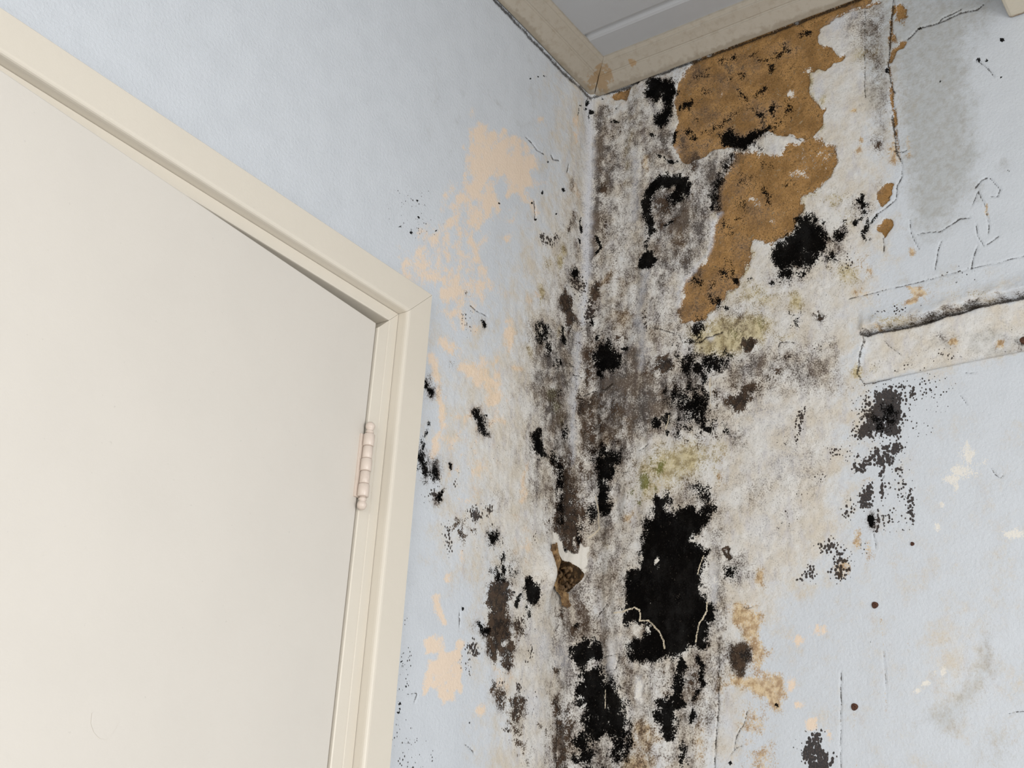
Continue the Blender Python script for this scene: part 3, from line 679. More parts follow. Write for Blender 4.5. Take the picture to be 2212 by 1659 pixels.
# --- dark cracks (X): radius, then points
for r, pts in ((1.6, ((1256, 858), (1272, 852), (1280, 846), (1295, 844), (1310, 845), (1317, 838), (1327, 831))),
               (1.3, ((1412, 709), (1430, 713), (1445, 718), (1465, 721), (1470, 732), (1473, 738), (1490, 738), (1512, 740), (1525, 730), (1536, 727), (1560, 717))),
               (1.1, ((1380, 973), (1390, 968), (1400, 960))), (1.1, ((1330, 1017), (1345, 1021), (1357, 1020))),
               (1.2, ((1684, 768), (1682, 750), (1685, 740), (1700, 738), (1718, 741))), (1.4, ((1960, 85), (1985, 60), (2005, 55), (2025, 50), (2050, 38), (2075, 27), (2110, 20), (2125, 8))),
               (1.1, ((2025, 50), (2035, 38), (2055, 30), (2075, 19))), (1.3, ((2105, 130), (2115, 133), (2130, 145), (2140, 155), (2146, 164))),
               (1.4, ((1930, -10), (1922, 70), (1918, 135), (1920, 160), (1925, 185), (1932, 200))), (1.8, ((1926, 250), (1932, 290), (1935, 320), (1938, 335), (1947, 347))),
               (1.1, ((1930, 325), (1948, 329), (1958, 323))), (1.1, ((1947, 347), (1949, 380), (1938, 400), (1935, 430), (1905, 455), (1890, 465))), (1.1, ((1906, 510), (1910, 530), (1909, 545))),
               (1.0, ((1965, 475), (1967, 500), (1975, 520), (1985, 538))), (1.1, ((1982, 507), (2000, 502), (2030, 500), (2050, 487), (2075, 472), (2095, 470))),
               (1.0, ((2108, 485), (2112, 510), (2125, 530))), (1.1, ((2100, 442), (2112, 412), (2125, 440), (2133, 470), (2137, 490), (2135, 505))), (1.3, ((2107, 405), (2120, 390), (2132, 384))),
               (1.1, ((2140, 385), (2160, 410), (2155, 425), (2140, 424))), (1.0, ((2033, 520), (2025, 545), (2020, 582))), (1.1, ((2110, 532), (2102, 560), (2098, 582))), (1.1, ((2132, 528), (2157, 510))),
               (0.9, ((1137, 295), (1150, 310), (1160, 325), (1175, 333))), (1.2, ((1192, 335), (1197, 345), (1208, 347))), (1.0, ((1228, 355), (1225, 372))), (1.0, ((1155, 435), (1157, 455), (1156, 475))),
               (1.0, ((1018, 660), (1030, 672), (1045, 678), (1053, 683))), (1.0, ((1604, 1310), (1612, 1316), (1625, 1310))), (1.0, ((1614, 1535), (1605, 1565), (1590, 1590), (1585, 1618))),
               (0.9, ((1578, 1630), (1590, 1615), (1605, 1610))), (1.2, ((1552, 1390), (1552, 1460), (1551, 1540), (1546, 1600), (1543, 1680))), (1.0, ((1816, 1452), (1816, 1520), (1815, 1600), (1818, 1680))),
               (0.9, ((1908, 1408), (1912, 1470), (1915, 1508))), (1.1, ((2178, 1541), (2195, 1537), (2240, 1537))), (0.9, ((1832, 646), (1900, 628), (1980, 610), (2050, 592), (2100, 580), (2208, 554), (2300, 534))),
               (1.2, ((1866, 828), (1890, 826), (1925, 817))), (1.3, ((1862, 716), (1866, 735), (1856, 765), (1853, 790), (1850, 806), (1866, 828))), (1.0, ((1905, 730), (1915, 742), (1930, 752), (1942, 762))),
               (1.0, ((1293, 1376), (1300, 1420), (1340, 1412), (1330, 1448), (1312, 1451))), (1.0, ((1286, 1335), (1298, 1318), (1312, 1304))), (1.2, ((1232, 784), (1237, 790), (1242, 793))), (1.4, ((1240, 810), (1250, 812), (1258, 818))),
               (0.9, ((880, 1500), (902, 1497), (897, 1518))), (1.2, ((1005, 1608), (1018, 1618), (1025, 1628))), (0.9, ((994, 1320), (994, 1355))), (0.9, ((1690, 287), (1705, 292), (1722, 298), (1730, 304))),
               (0.9, ((2142, 1012), (2150, 1025), (2160, 1032), (2168, 1026))), (0.9, ((2085, 805), (2096, 806), (2108, 804))), (0.9, ((2075, 855), (2085, 868), (2088, 873))), (0.9, ((1205, 1560), (1202, 1700))),
               (0.8, ((1868, 20), (1867, 120), (1868, 210))), (1.0, ((1885, 1152), (1890, 1170), (1892, 1185)))):
    FEAT.append(('X', 'l', pts, 0, 1.0, r))
for r, pts in ((1.5, ((1328, 1325), (1345, 1322), (1358, 1316), (1370, 1312), (1380, 1318), (1384, 1332), (1382, 1341), (1400, 1341), (1412, 1352), (1425, 1365), (1433, 1385), (1436, 1400))),
               (1.3, ((1527, 1300), (1527, 1320), (1518, 1338), (1510, 1345), (1507, 1365), (1502, 1387))), (1.5, ((1286, 1072), (1289, 1090), (1292, 1105), (1290, 1120), (1293, 1140), (1282, 1154), (1270, 1163))),
               (0.9, ((1306, 1490), (1306, 1530))), (1.1, ((1445, 898), (1442, 912), (1436, 925))), (1.1, ((1534, 815), (1535, 880))), (1.0, ((1520, 1200), (1512, 1220), (1506, 1240)))):
    FEAT.append(('Z', 'l', pts, 0, 1.0, r))

FEAT.append(('X', 'l', tuple((x, y + 5.6) for x, y in ((1860, 714), (1875, 709), (1892, 704), (1905, 702), (1920, 700), (1950, 695), (1990, 686), (2012, 679), (2040, 668), (2066, 664), (2090, 655),  # shadow groove under the chase lip, painted as a dark line
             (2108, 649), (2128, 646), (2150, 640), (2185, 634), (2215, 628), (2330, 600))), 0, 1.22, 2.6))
l('G', 3, 5, 0.6, *((1862, 716), (1905, 705), (1950, 698), (1990, 689), (2040, 671), (2090, 658), (2150, 643), (2215, 631), (2330, 603)))  # shade painted along the underside of the chase lip
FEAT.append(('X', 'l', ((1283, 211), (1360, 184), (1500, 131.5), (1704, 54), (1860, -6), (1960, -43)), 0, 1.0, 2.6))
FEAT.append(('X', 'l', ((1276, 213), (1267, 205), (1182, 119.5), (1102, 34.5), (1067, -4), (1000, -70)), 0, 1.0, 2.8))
p('C', 160, 0.2, (1700, 1250), (1900, 900), (2300, 850), (2300, 1750), (1600, 1750))

l('Y', 5, 8, 0.8, (1752, 150), (1750, 190), (1757, 215), (1777, 235), (1776, 265), (1750, 300))
l('Y', 5, 8, 0.8, (1800, 318), (1804, 345), (1795, 372), (1762, 412), (1732, 430), (1738, 458))
l('Y', 5, 9, 0.75, (1625, 522), (1624, 556), (1592, 622), (1556, 652), (1522, 692))
l('Y', 5, 8, 0.6, (1548, 460), (1540, 530), (1500, 580), (1478, 620), (1470, 690))
l('L', 4, 6, 0.7, (1556, 458), (1540, 480), (1536, 540), (1500, 575), (1470, 620), (1464, 660))
for a, b, c, d in ((1490, 230, 1510, 215), (1520, 200, 1545, 180), (1560, 260, 1590, 240), (1610, 230, 1650, 250), (1540, 280, 1560, 268), (1500, 300, 1515, 290), (1580, 170, 1600, 160), (1620, 120, 1640, 112),
                   (1515, 165, 1530, 150), (1480, 265, 1490, 285), (1630, 200, 1648, 190), (1600, 200, 1612, 215), (1560, 130, 1590, 120), (1730, 75, 1745, 68), (1660, 250, 1680, 235)):
    l('K', 4, 8, 0.8, (a, b), (c, d))
for a, b, c, d in ((1600, 430, 1610, 470), (1640, 400, 1660, 420), (1560, 470, 1575, 500), (1610, 480, 1625, 500), (1520, 640, 1545, 660), (1500, 600, 1520, 620), (1570, 560, 1580, 590), (1640, 345, 1660, 352), (1600, 375, 1625, 385)):
    l('K', 5, 10, 0.6, (a, b), (c, d))
p('G', 34, 0.74, (1262, 745), (1345, 745), (1370, 830), (1440, 800), (1530, 800), (1540, 930), (1460, 935), (1420, 900), (1340, 960), (1335, 1060), (1262, 1070), (1256, 900))
p('G', 20, 0.62, (1192, 985), (1258, 985), (1262, 1190), (1200, 1180))
p('G', 22, 0.55, (1395, 385), (1490, 385), (1510, 480), (1475, 560), (1415, 600), (1385, 560))
e('D', 1965, 860, 40, 60, 0.5)

e('D', 1908, 888, 44, 58, 0.95)
e('D', 1870, 935, 26, 18, 0.8)
e('C', 1050, 900, 120, 220, 0.7)
e('C', 1010, 1150, 90, 140, 0.6)
for a in ((1350, 860, 26, 50, .55), (1410, 880, 20, 40, .5), (1290, 960, 22, 40, .8), (1310, 840, 30, 16, .7), (1500, 800, 40, 20, .8), (1560, 800, 30, 20, .5), (1630, 810, 30, 16, .6), (1240, 900, 10, 60, .3)):
    e('G', *a)
e('O', 1345, 905, 20, 24, .7)
e('P', 1040, 900, 60, 30, .45)
e('P', 1015, 1010, 60, 30, .4)
e('D', 1060, 960, 80, 80, 0.06)

e('D', 1915, 900, 30, 40, 1.3)
p('K', 10, 0.7, (1888, 870), (1930, 865), (1942, 905), (1925, 935), (1885, 930))
p('E', 22, 0.62, (1262, 870), (1330, 850), (1345, 940), (1320, 1000), (1262, 1010))
p('E', 18, 0.55, (1430, 830), (1535, 800), (1550, 850), (1545, 940), (1470, 945), (1440, 900))
e('E', 1395, 800, 18, 18, .45)

p('C', 14, 0.95, (1866, 720), (1920, 706), (2040, 676), (2150, 648), (2240, 630), (2240, 745), (2155, 768), (2002, 799), (1868, 824), (1855, 795), (1858, 765))
p('O', 5, 1.05, (1955, 617), (1985, 611), (1996, 626), (1986, 645), (1968, 661), (1959, 656), (1971, 634))
p('R', 12, 0.55, (2080, 715), (2120, 700), (2190, 715), (2190, 765), (2100, 770), (2075, 745))
e('G', 2200, 734, 20, 20, .5)
e('G', 2035, 722, 20, 14, .4)
e('D', 1930, 672, 46, 12, .45)
e('D', 2085, 600, 44, 16, .45)
e('Y', 1925, 690, 60, 8, .5)
e('Y', 2090, 640, 60, 10, .5)


# ------------------------------------------------------------------ wall grids
def seg_dist(P, pts):
    best = np.full(len(P), 1e9)
    for a, b in zip(pts[:-1], pts[1:]):
        a = np.array(a, float)
        b = np.array(b, float)
        ab = b - a
        t = np.clip(((P - a) @ ab) / max(ab @ ab, 1e-9), 0, 1)
        best = np.minimum(best, np.hypot(*(P - a - t[:, None] * ab).T))
    return best


def inside(P, pts):
    r = np.zeros(len(P), bool)
    for (x0, y0), (x1, y1) in zip(pts, pts[1:] + pts[:1]):
        if y0 == y1:
            continue
        c = ((P[:, 1] < y0) != (P[:, 1] < y1)) & (P[:, 0] < (x1 - x0) * (P[:, 1] - y0) / (y1 - y0) + x0)
        r ^= c
    return r


LAYERS = ['K', 'E', 'D', 'G', 'B', 'O', 'P', 'Y', 'V', 'C', 'R', 'L', 'S', 'X', 'Z', 'T', 'H']


def fields(P):
    out = {k: np.zeros(len(P), np.float32) for k in LAYERS}
    far = P[:, 0] < -5000
    Q = np.where(far[:, None], 0, P)
    wx = fbm(Q[:, 0] / 16, Q[:, 1] / 16, 101, 4)
    wy = fbm(Q[:, 0] / 16 + 40, Q[:, 1] / 16, 111, 4)
    vx = fbm(Q[:, 0] / 42, Q[:, 1] / 60, 131, 3)
    vy = fbm(Q[:, 0] / 42, Q[:, 1] / 60 + 9, 141, 3)
    W1 = P + 6.0 * np.stack([wx, wy], 1) + 7.0 * np.stack([vx, vy], 1)
    er = fbm(Q[:, 0] / 13, Q[:, 1] / 19, 151, 4)
    W2 = P + 1.6 * np.stack([wx, wy], 1)
    bl = fbm(Q[:, 0] / 40, Q[:, 1] / 60, 121, 4)
    for layer, kind, pts, w, s, r in FEAT:
        P = W2 if layer in 'XZTH' else W1
        if layer in 'KE':
            w = w * (2.3 if kind == 'p' else 1.5)
        if kind == 'e':
            cx, cy, rx, ry = pts
            m = np.where((abs(P[:, 0] - cx) < rx * 2.2) & (abs(P[:, 1] - cy) < ry * 2.2))[0]
            q = P[m]
            d2 = ((q[:, 0] - cx) / rx) ** 2 + ((q[:, 1] - cy) / ry) ** 2
            v = s * np.exp(-d2 * 0.9)
        else:
            A = np.array(pts, float)
            mg = w + r + 2
            if layer in 'XZ':
                mg = 6 * r + 2
            m = np.where((P[:, 0] > A[:, 0].min() - mg) & (P[:, 0] < A[:, 0].max() + mg) &
                         (P[:, 1] > A[:, 1].min() - mg) & (P[:, 1] < A[:, 1].max() + mg))[0]
            if not len(m):
                continue
            q = P[m]
            if kind == 'p':
                sd = seg_dist(q, list(pts) + [pts[0]])
                sd = np.where(inside(q, list(pts)), -sd, sd)
                v = s * np.clip(0.5 - sd / (2 * w), 0, 1)
            elif layer in 'XZ':
                v = s * np.clip(1 - seg_dist(q, list(pts)) / (6 * r), 0, 1)
            else:
                sd = seg_dist(q, list(pts)) - r
                v = s * np.clip(0.5 - sd / (2 * w), 0, 1)
        if layer in 'KEBPDO':
            v = v + (0.9 if layer == 'P' else 0.42) * er[m] * np.clip(v * 3, 0, 1)
        out[layer][m] = np.maximum(out[layer][m], v)
        if layer in 'KE' and s >= 0.8:          # film of spores round each colony
            if kind == 'e':
                if rx < 6:
                    continue
                hv = 0.42 * np.exp(-d2 * 0.35)
            else:
                A = np.array(pts, float)
                m = np.where((P[:, 0] > A[:, 0].min() - 40) & (P[:, 0] < A[:, 0].max() + 40) &
                             (P[:, 1] > A[:, 1].min() - 40) & (P[:, 1] < A[:, 1].max() + 40))[0]
                sd = seg_dist(P[m], list(pts) + ([pts[0]] if kind == 'p' else [])) - r
                if kind == 'p':
                    sd = np.where(inside(P[m], list(pts)), -sd, sd)
                hv = 0.72 * np.exp(-np.clip(sd, 0, 99) / 9.0) * (0.75 + 1.1 * bl[m])
                if r and r < 5:
                    hv = hv * 0.4
            out['G'][m] = np.maximum(out['G'][m], hv)
    out['G'] = out['G'] * (1.26 + 0.8 * er)
    return out


def vnoise(x, y, seed):
    rng = np.random.RandomState(seed)
    T = rng.rand(256, 256).astype(np.float32)
    xi = np.floor(x).astype(int)
    yi = np.floor(y).astype(int)
    fx = x - xi
    fy = y - yi
    fx = fx * fx * (3 - 2 * fx)
    fy = fy * fy * (3 - 2 * fy)
    g = lambda a, b: T[a & 255, b & 255]
    return (g(xi, yi) * (1 - fx) * (1 - fy) + g(xi + 1, yi) * fx * (1 - fy) +
            g(xi, yi + 1) * (1 - fx) * fy + g(xi + 1, yi + 1) * fx * fy) - 0.5


def fbm(x, y, seed, octv=4):
    v = 0
    a = 1.0
    for i in range(octv):
        ca, sa = math.cos(0.6 + 1.1 * i), math.sin(0.6 + 1.1 * i)
        v = v + a * vnoise((x * ca - y * sa) * 2 ** i, (x * sa + y * ca) * 2 ** i, seed + i)
        a *= 0.5
    return v


def stops(*parts):
    out = []
    for a, b, st in parts:
        n = max(1, int(round((b - a) / st)))
        out.append(np.linspace(a, b, n + 1)[:-1])
    out.append(np.array([parts[-1][1]]))
    return np.concatenate(out)


CRK = np.array([(1855, 717), (1862, 713), (1875, 709), (1892, 704), (1905, 702), (1920, 700), (1950, 695), (1990, 686), (2012, 679),
                (2040, 668), (2066, 664), (2090, 655), (2108, 649), (2128, 646), (2150, 640), (2185, 634), (2215, 628), (2330, 600)], float)
LOW = np.array([(1840, 830), (1868, 828), (1930, 815), (2002, 801), (2155, 770), (2330, 735)], float)
EDGE = [(1862, 700), (1862, 715), (1866, 735), (1856, 766), (1853, 790), (1850, 806), (1867, 829), (1930, 816), (2002, 801), (2155, 770), (2330, 735),
        (2330, 590), (2215, 628), (2150, 640), (2040, 668), (1990, 686), (1920, 700)]
HOLE = [(1192, 1181), (1203, 1177), (1207, 1195), (1213, 1209), (1232, 1215), (1252, 1228), (1262, 1240), (1258, 1251), (1245, 1262),
        (1238, 1270), (1226, 1279), (1215, 1276), (1200, 1265), (1191, 1245), (1192, 1222)]


def sm(x, a, b):
    t = np.clip((x - a) / (b - a), 0, 1)
    return t * t * (3 - 2 * t)


def wall_height(P, fl, d, z, side):
    """relief of the plaster towards the room, in metres; d = distance from the corner"""
    near = np.exp(-(d / 0.20) ** 2)
    h = 0.0012 * fbm(d * 9, z * 6, 3 + side)
    h += near * (0.013 if side else 0.004) * fbm(d * 26 + z * 2.0, z * 4.5, 20 + side, 3)
    rough = np.clip(fl['C'] + fl['G'], 0, 1)
    h += 0.0014 * rough * fbm(d * 110, z * 110, 40 + side, 3)
    h -= 0.0035 * sm(fl['B'], 0.3, 0.7) - 0.0015 * sm(fl['B'], 0.3, 0.7) * fbm(d * 70, z * 70, 50, 3)
    h -= 0.0012 * sm(fl['R'], 0.2, 0.85)
    h += 0.0008 * sm(fl['K'], 0.4, 0.7) * fbm(d * 200, z * 200, 60, 2)
    h -= 0.0020 * sm(fl['X'], 0.6, 0.95)
    h -= 0.006 * sm(fl['H'], 0.35, 0.65)
    if side:                                   # chase cut into the right wall
        yc = np.interp(P[:, 0], CRK[:, 0], CRK[:, 1]) + 3.0 * fbm(P[:, 0] / 22, P[:, 0] * 0, 70, 3)
        t = P[:, 1] - yc
        run = sm(P[:, 0], 1852, 1868)
        lip = np.exp(-(np.clip(-t, 0, 999) / 26.0) ** 2) * (t < 0)
        h += run * lip * (0.008 + 0.004 * fbm(P[:, 0] / 30, P[:, 1] / 30, 71, 3))
        sd = seg_dist(P, EDGE + [EDGE[0]])
        ins = inside(P, EDGE)
        depth = 0.012 * sm(sd, 0, 4) * ins * (t > 0)
        slot = run * 0.016 * np.exp(-((t - 2.5) / 2.8) ** 4)
        h -= depth * (0.55 + 0.45 * np.exp(-t / 60)) + slot
    else:                                      # hole with torn paper near the corner
        sd = seg_dist(P, HOLE + [HOLE[0]])
        ins = inside(P, HOLE)
        h -= 0.028 * sm(sd, 0, 9) * ins * (0.75 + 0.9 * fbm(P[:, 0] / 14, P[:, 1] / 14, 80, 3))
        h += 0.020 * np.exp(-((P[:, 0] - 1180) / np.where(P[:, 0] < 1180, 22, 10)) ** 2 - ((P[:, 1] - 1238) / 46) ** 2)
    return h * sm(d, 0.006, 0.05) + corner_cove(d, z)


def corner_cove(d, z):
    """rounded inner corner"""
    r = 0.034 + 0.012 * fbm(d * 0, z * 7, 31, 3)
    k = 0.2929 * r
    cove = r - np.sqrt(np.clip(r * r - np.clip(r - np.clip(d, 0, 9), 0, r) ** 2, 0, None))
    return np.where(d < k, k - 0.001, cove)


def wall_grid(name, us, zs, side, mat, hole=None):
    U, Z = np.meshgrid(us, zs, indexing='ij')
    u = U.ravel()
    z = Z.ravel()
    base = np.zeros((len(u), 3))
    base[:, 2] = z
    base[:, 1 if side else 0] = u
    low = base.copy()
    low[:, 0 if side else 1] = -corner_cove(-u, z)
    P = survey(low)
    ok = ((base - CAM) @ FWD) > 0.3
    P[~ok] = (-9999, -9999)
    fl = fields(P)
    d = -u
    h = wall_height(P, fl, d, z, side) * (z < ZC + 0.03)
    co = base.copy()
    co[:, 0 if side else 1] = -h
    nu, nz = len(us), len(zs)
    i, j = np.meshgrid(np.arange(nu - 1), np.arange(nz - 1), indexing='ij')
    a = (i * nz + j).ravel()
    q = np.stack([a, a + nz, a + nz + 1, a + 1], 1)
    if side:
        q = q[:, ::-1]
    if hole:
        cu = (us[:-1] + us[1:])[i.ravel()] / 2
        cz = (zs[:-1] + zs[1:])[j.ravel()] / 2
        q = q[~((cu > hole[0]) & (cu < hole[1]) & (cz > hole[2]) & (cz < hole[3]))]
    me = bpy.data.meshes.new(name)
    me.vertices.add(len(co))
    me.vertices.foreach_set('co', co.astype(np.float32).ravel())
    me.loops.add(q.size)
    me.loops.foreach_set('vertex_index', q.astype(np.int32).ravel())
    me.polygons.add(len(q))
    me.polygons.foreach_set('loop_start', np.arange(0, q.size, 4, dtype=np.int32))
    me.polygons.foreach_set('use_smooth', np.ones(len(q), bool))
    me.update(calc_edges=True)
    me.validate()
    for k, v in fl.items():
        at = me.attributes.new('f' + k, 'FLOAT', 'POINT')
        at.data.foreach_set('value', v)
    me.materials.append(mat)
    o = bpy.data.objects.new(name, me)
    COL.objects.link(o)
    return o


def wall_material():
    n = NT('stained_plaster')
    A = {k: n.attr('f' + k) for k in LAYERS}
    f1 = n.noise(75, 4, 0.66)
    f2 = n.noise(400, 2, 0.62)
    f3 = n.noise(22, 3, 0.58)
    fs = n.noise(60, 4, 0.62, n.scaled((1.0, 1.0, 0.36)))
    c1 = n.sub(f1, 0.5)
    c2 = n.sub(f2, 0.5)
    c3 = n.sub(f3, 0.5)
    cs = n.sub(fs, 0.5)
    mixn = n.add(n.add(n.mul(c1, 1.7), n.mul(c2, 1.7)), n.mul(cs, 0.9))
    soft = n.add(n.mul(c3, 1.2), n.add(n.mul(c1, 0.9), n.mul(c2, 0.5)))
    strk = n.add(n.mul(cs, 1.5), n.mul(c2, 1.1))

    def ragged(a, nz, lo=0.42, hi=0.62, amp=1.0):
        return n.smooth(n.add(a, n.mul(n.mul(nz, amp), n.smooth(a, 0.0, 0.16))), lo, hi)

    col = n.mix(n.smooth(f3, 0.35, 0.7), srgb(203, 208, 214), srgb(199, 204, 210))
    cr = ragged(A['C'], soft, 0.12, 0.82, 1.0)
    cream = n.mix(n.smooth(f3, 0.36, 0.68), srgb(216, 214, 210), srgb(206, 198, 185))
    cream = n.mix(n.mul(n.smooth(fs, 0.50, 0.68), 0.5), cream, srgb(192, 190, 194))
    col = n.mix(cr, col, cream)
    rr = ragged(A['R'], soft, 0.12, 0.90, 0.7)
    col = n.mix(n.mul(rr, 0.72), col, n.mix(n.mul(n.smooth(f1, 0.40, 0.66), 0.6), srgb(174, 177, 177), srgb(152, 146, 134)))
    py = ragged(A['P'], n.add(soft, n.mul(c2, 0.8)), 0.25, 0.95, 1.0)
    col = n.mix(n.mul(py, 0.70), col, srgb(238, 211, 180))
    yy = ragged(A['Y'], n.add(soft, n.mul(c2, 1.0)), 0.25, 0.85, 1.0)
    col = n.mix(n.mul(yy, 0.80), col, n.mix(n.smooth(f1, 0.42, 0.6), srgb(200, 186, 142), srgb(150, 132, 76)))
    oo = ragged(A['O'], n.add(soft, n.mul(c2, 0.9)), 0.28, 0.90, 1.0)
    col = n.mix(n.mul(oo, 0.82), col, n.mix(n.smooth(f1, 0.40, 0.62), srgb(216, 190, 146), srgb(164, 127, 76)))
    bb = ragged(A['B'], mixn, 0.40, 0.60, 0.7)
    brown = n.mix(n.smooth(f3, 0.34, 0.66), srgb(170, 131, 82), srgb(140, 106, 64))
    brown = n.mix(n.mul(n.smooth(f2, 0.48, 0.66), 0.55), brown, srgb(92, 72, 47))
    brown = n.mix(n.mul(n.smooth(n.add(c1, c2), 0.18, 0.28), 0.65), brown, srgb(204, 190, 160))
    brown = n.mix(n.mul(n.smooth(n.add(n.mul(c3, -1.0), n.add(cs, c2)), 0.10, 0.38), 0.7), brown, srgb(64, 54, 41))
    col = n.mix(bb, col, brown)
    gv = ragged(A['V'], mixn, 0.25, 0.8, 1.0)
    col = n.mix(n.mul(gv, 0.85), col, srgb(104, 106, 44))
    # smoky film of fine mould, and the shade painted at corner and chase
    gn = n.add(n.add(n.mul(cs, 1.1), n.mul(c2, 1.5)), n.add(n.mul(c3, 0.8), n.mul(c1, 1.0)))
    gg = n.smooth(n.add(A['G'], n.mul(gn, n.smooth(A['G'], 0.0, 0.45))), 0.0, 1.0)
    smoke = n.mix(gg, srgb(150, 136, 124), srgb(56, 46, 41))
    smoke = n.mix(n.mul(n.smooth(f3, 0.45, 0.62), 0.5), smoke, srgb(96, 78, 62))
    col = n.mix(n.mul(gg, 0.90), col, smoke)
    ll = n.smooth(n.add(A['L'], n.mul(n.add(n.mul(c1, 0.8), n.mul(c2, 0.6)), n.smooth(A['L'], 0.0, 0.3))), 0.1, 0.9)
    col = n.mix(n.mul(ll, 0.85), col, srgb(202, 204, 211))
    # salt and pepper specks over the damp zone
    damp = n.add(n.mul(A['C'], 0.32), n.mul(A['G'], 0.7), clamp=True)
    pep = n.smooth(n.add(c2, n.mul(c1, 0.5)), 0.02, 0.20)
    col = n.mix(n.mul(n.mul(pep, damp), 0.75), col, srgb(72, 61, 52))
    salt = n.smooth(n.mul(c2, -1.0), 0.08, 0.24)
    col = n.mix(n.mul(n.mul(salt, damp), 0.32), col, srgb(224, 218, 210))
    # dark brown mould
    ee = ragged(A['E'], mixn, 0.40, 0.64, 1.0)
    ecol = n.mix(n.smooth(f1, 0.40, 0.62), srgb(29, 22, 18), srgb(70, 55, 43))
    ecol = n.mix(n.mul(n.smooth(f2, 0.56, 0.68), 0.5), ecol, srgb(120, 106, 92))
    col = n.mix(n.mul(ee, 0.97), col, ecol)
    # dotted mould colonies
    dv, dr = n.voronoi(250, n.scaled((1, 1, 0.8)))
    da = n.add(A['D'], n.mul(n.mul(soft, 0.7), n.smooth(A['D'], 0.0, 0.2)))
    rad = n.add(0.16, n.mul(da, 0.62))
    dot = n.mul(n.smooth(n.sub(rad, dv), -0.05, 0.10), n.smooth(n.sub(n.mul(da, 2.0), dr), -0.03, 0.03))
    dot = n.mul(dot, n.smooth(A['D'], 0.01, 0.05))
    col = n.mix(n.mul(dot, 0.94), col, n.mix(n.smooth(f2, 0.45, 0.65), srgb(30, 22, 19), srgb(64, 50, 43)))
    # black mould
    kk = ragged(A['K'], mixn, 0.40, 0.66, 1.0)
    kcol = n.mix(n.smooth(n.add(c2, n.mul(c1, 0.6)), 0.13, 0.30), srgb(7, 7, 7), srgb(62, 57, 52))
    col = n.mix(n.mul(kk, 0.985), col, kcol)
    # scraped white filler, torn paper, cracks
    ss = ragged(A['S'], mixn, 0.38, 0.70, 1.0)
    col = n.mix(n.mul(ss, 0.92), col, srgb(226, 222, 214))
    tt = ragged(A['T'], mixn, 0.42, 0.58, 0.4)
    col = n.mix(tt, col, n.mix(n.smooth(f1, 0.40, 0.60), srgb(84, 64, 42), srgb(48, 37, 25)))  # brown darkened to paint in the shadow inside the hole
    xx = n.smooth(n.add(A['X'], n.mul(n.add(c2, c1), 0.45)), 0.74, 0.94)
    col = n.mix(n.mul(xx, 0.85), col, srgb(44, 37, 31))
    zz = n.smooth(n.add(A['Z'], n.mul(n.add(c2, c1), 0.5)), 0.74, 0.90)
    col = n.mix(zz, col, srgb(208, 196, 174))
    n.put(n.b.inputs['Specular IOR Level'], n.mul(n.sub(1.0, kk), 0.15))
    height = n.add(n.mul(n.noise(205, 2, 0.5), 0.8), n.mul(n.noise(620, 1), 0.25))
    return n.finish(col, 0.9, height, 0.5, 0.0022)


M_WALL = wall_material()

# ------------------------------------------------------------------ the room shell
STEP = 0.0020
DX0, DX1 = on_plane(813, 697, 1, 0.004)[0] - 0.85, on_plane(813, 697, 1, 0.004)[0]
us_l = stops((ROOM_X, -1.52, 0.10), (-1.52, -1.30, 0.08), (-1.30, -0.64, 0.006), (-0.64, -0.503, STEP), (-0.503, 0.012, STEP))
zs_l = stops((0.0, 1.30, 0.1), (1.30, 2.028, STEP), (2.028, 2.78, STEP), (2.78, 2.80, 0.02))
us_r = stops((ROOM_Y, -1.0, 0.08), (-1.0, -0.90, 0.006), (-0.90, 0.012, STEP))
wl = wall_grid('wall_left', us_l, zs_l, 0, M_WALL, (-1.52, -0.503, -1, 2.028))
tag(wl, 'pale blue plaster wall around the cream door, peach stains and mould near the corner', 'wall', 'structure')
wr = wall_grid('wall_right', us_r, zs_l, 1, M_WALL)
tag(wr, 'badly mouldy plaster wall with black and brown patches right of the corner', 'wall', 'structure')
y0, y1, z0, z1 = WIN2
wb = obj('wall_side', [(ROOM_X, a, b) for a, b in ((ROOM_Y, 0), (0.02, 0), (0.02, 2.8), (ROOM_Y, 2.8), (y0, z0), (y1, z0), (y1, z1), (y0, z1))],
         [(0, 1, 5, 4), (1, 2, 6, 5), (2, 3, 7, 6), (3, 0, 4, 7)], M_PLAIN)
wf2 = bpy.data.objects.new('window_fill', None)
COL.objects.link(wf2)
tag(wf2, 'white framed window added in the left side wall for fill light, out of view', 'window', 'structure')
for (a, b, c, d) in ((y0, y0 + .06, z0, z1), (y1 - .06, y1, z0, z1), (y0 + .06, y1 - .06, z0, z0 + .06), (y0 + .06, y1 - .06, z1 - .06, z1)):
    box('window_frame', ROOM_X - 0.06, ROOM_X + 0.02, a, b, c, d, M_TRIM, wf2)
tag(wb, 'plain pale side wall to the left, outside the picture', 'wall', 'structure')
y0, y1, z0, z1 = WIN
ws = obj('wall_back', [(a, ROOM_Y, b) for a, b in ((ROOM_X, 0), (0.02, 0), (0.02, 2.8), (ROOM_X, 2.8), (y0, z0), (y1, z0), (y1, z1), (y0, z1))],
         [(0, 1, 5, 4), (1, 2, 6, 5), (2, 3, 7, 6), (3, 0, 4, 7)], M_PLAIN)
tag(ws, 'plain pale wall with the window behind the viewer, outside the picture', 'wall', 'structure')
wf = bpy.data.objects.new('window_1', None)
COL.objects.link(wf)
wf.location = (0, 0, 0)
tag(wf, 'white framed window behind the viewer that lets in the daylight', 'window', 'structure')
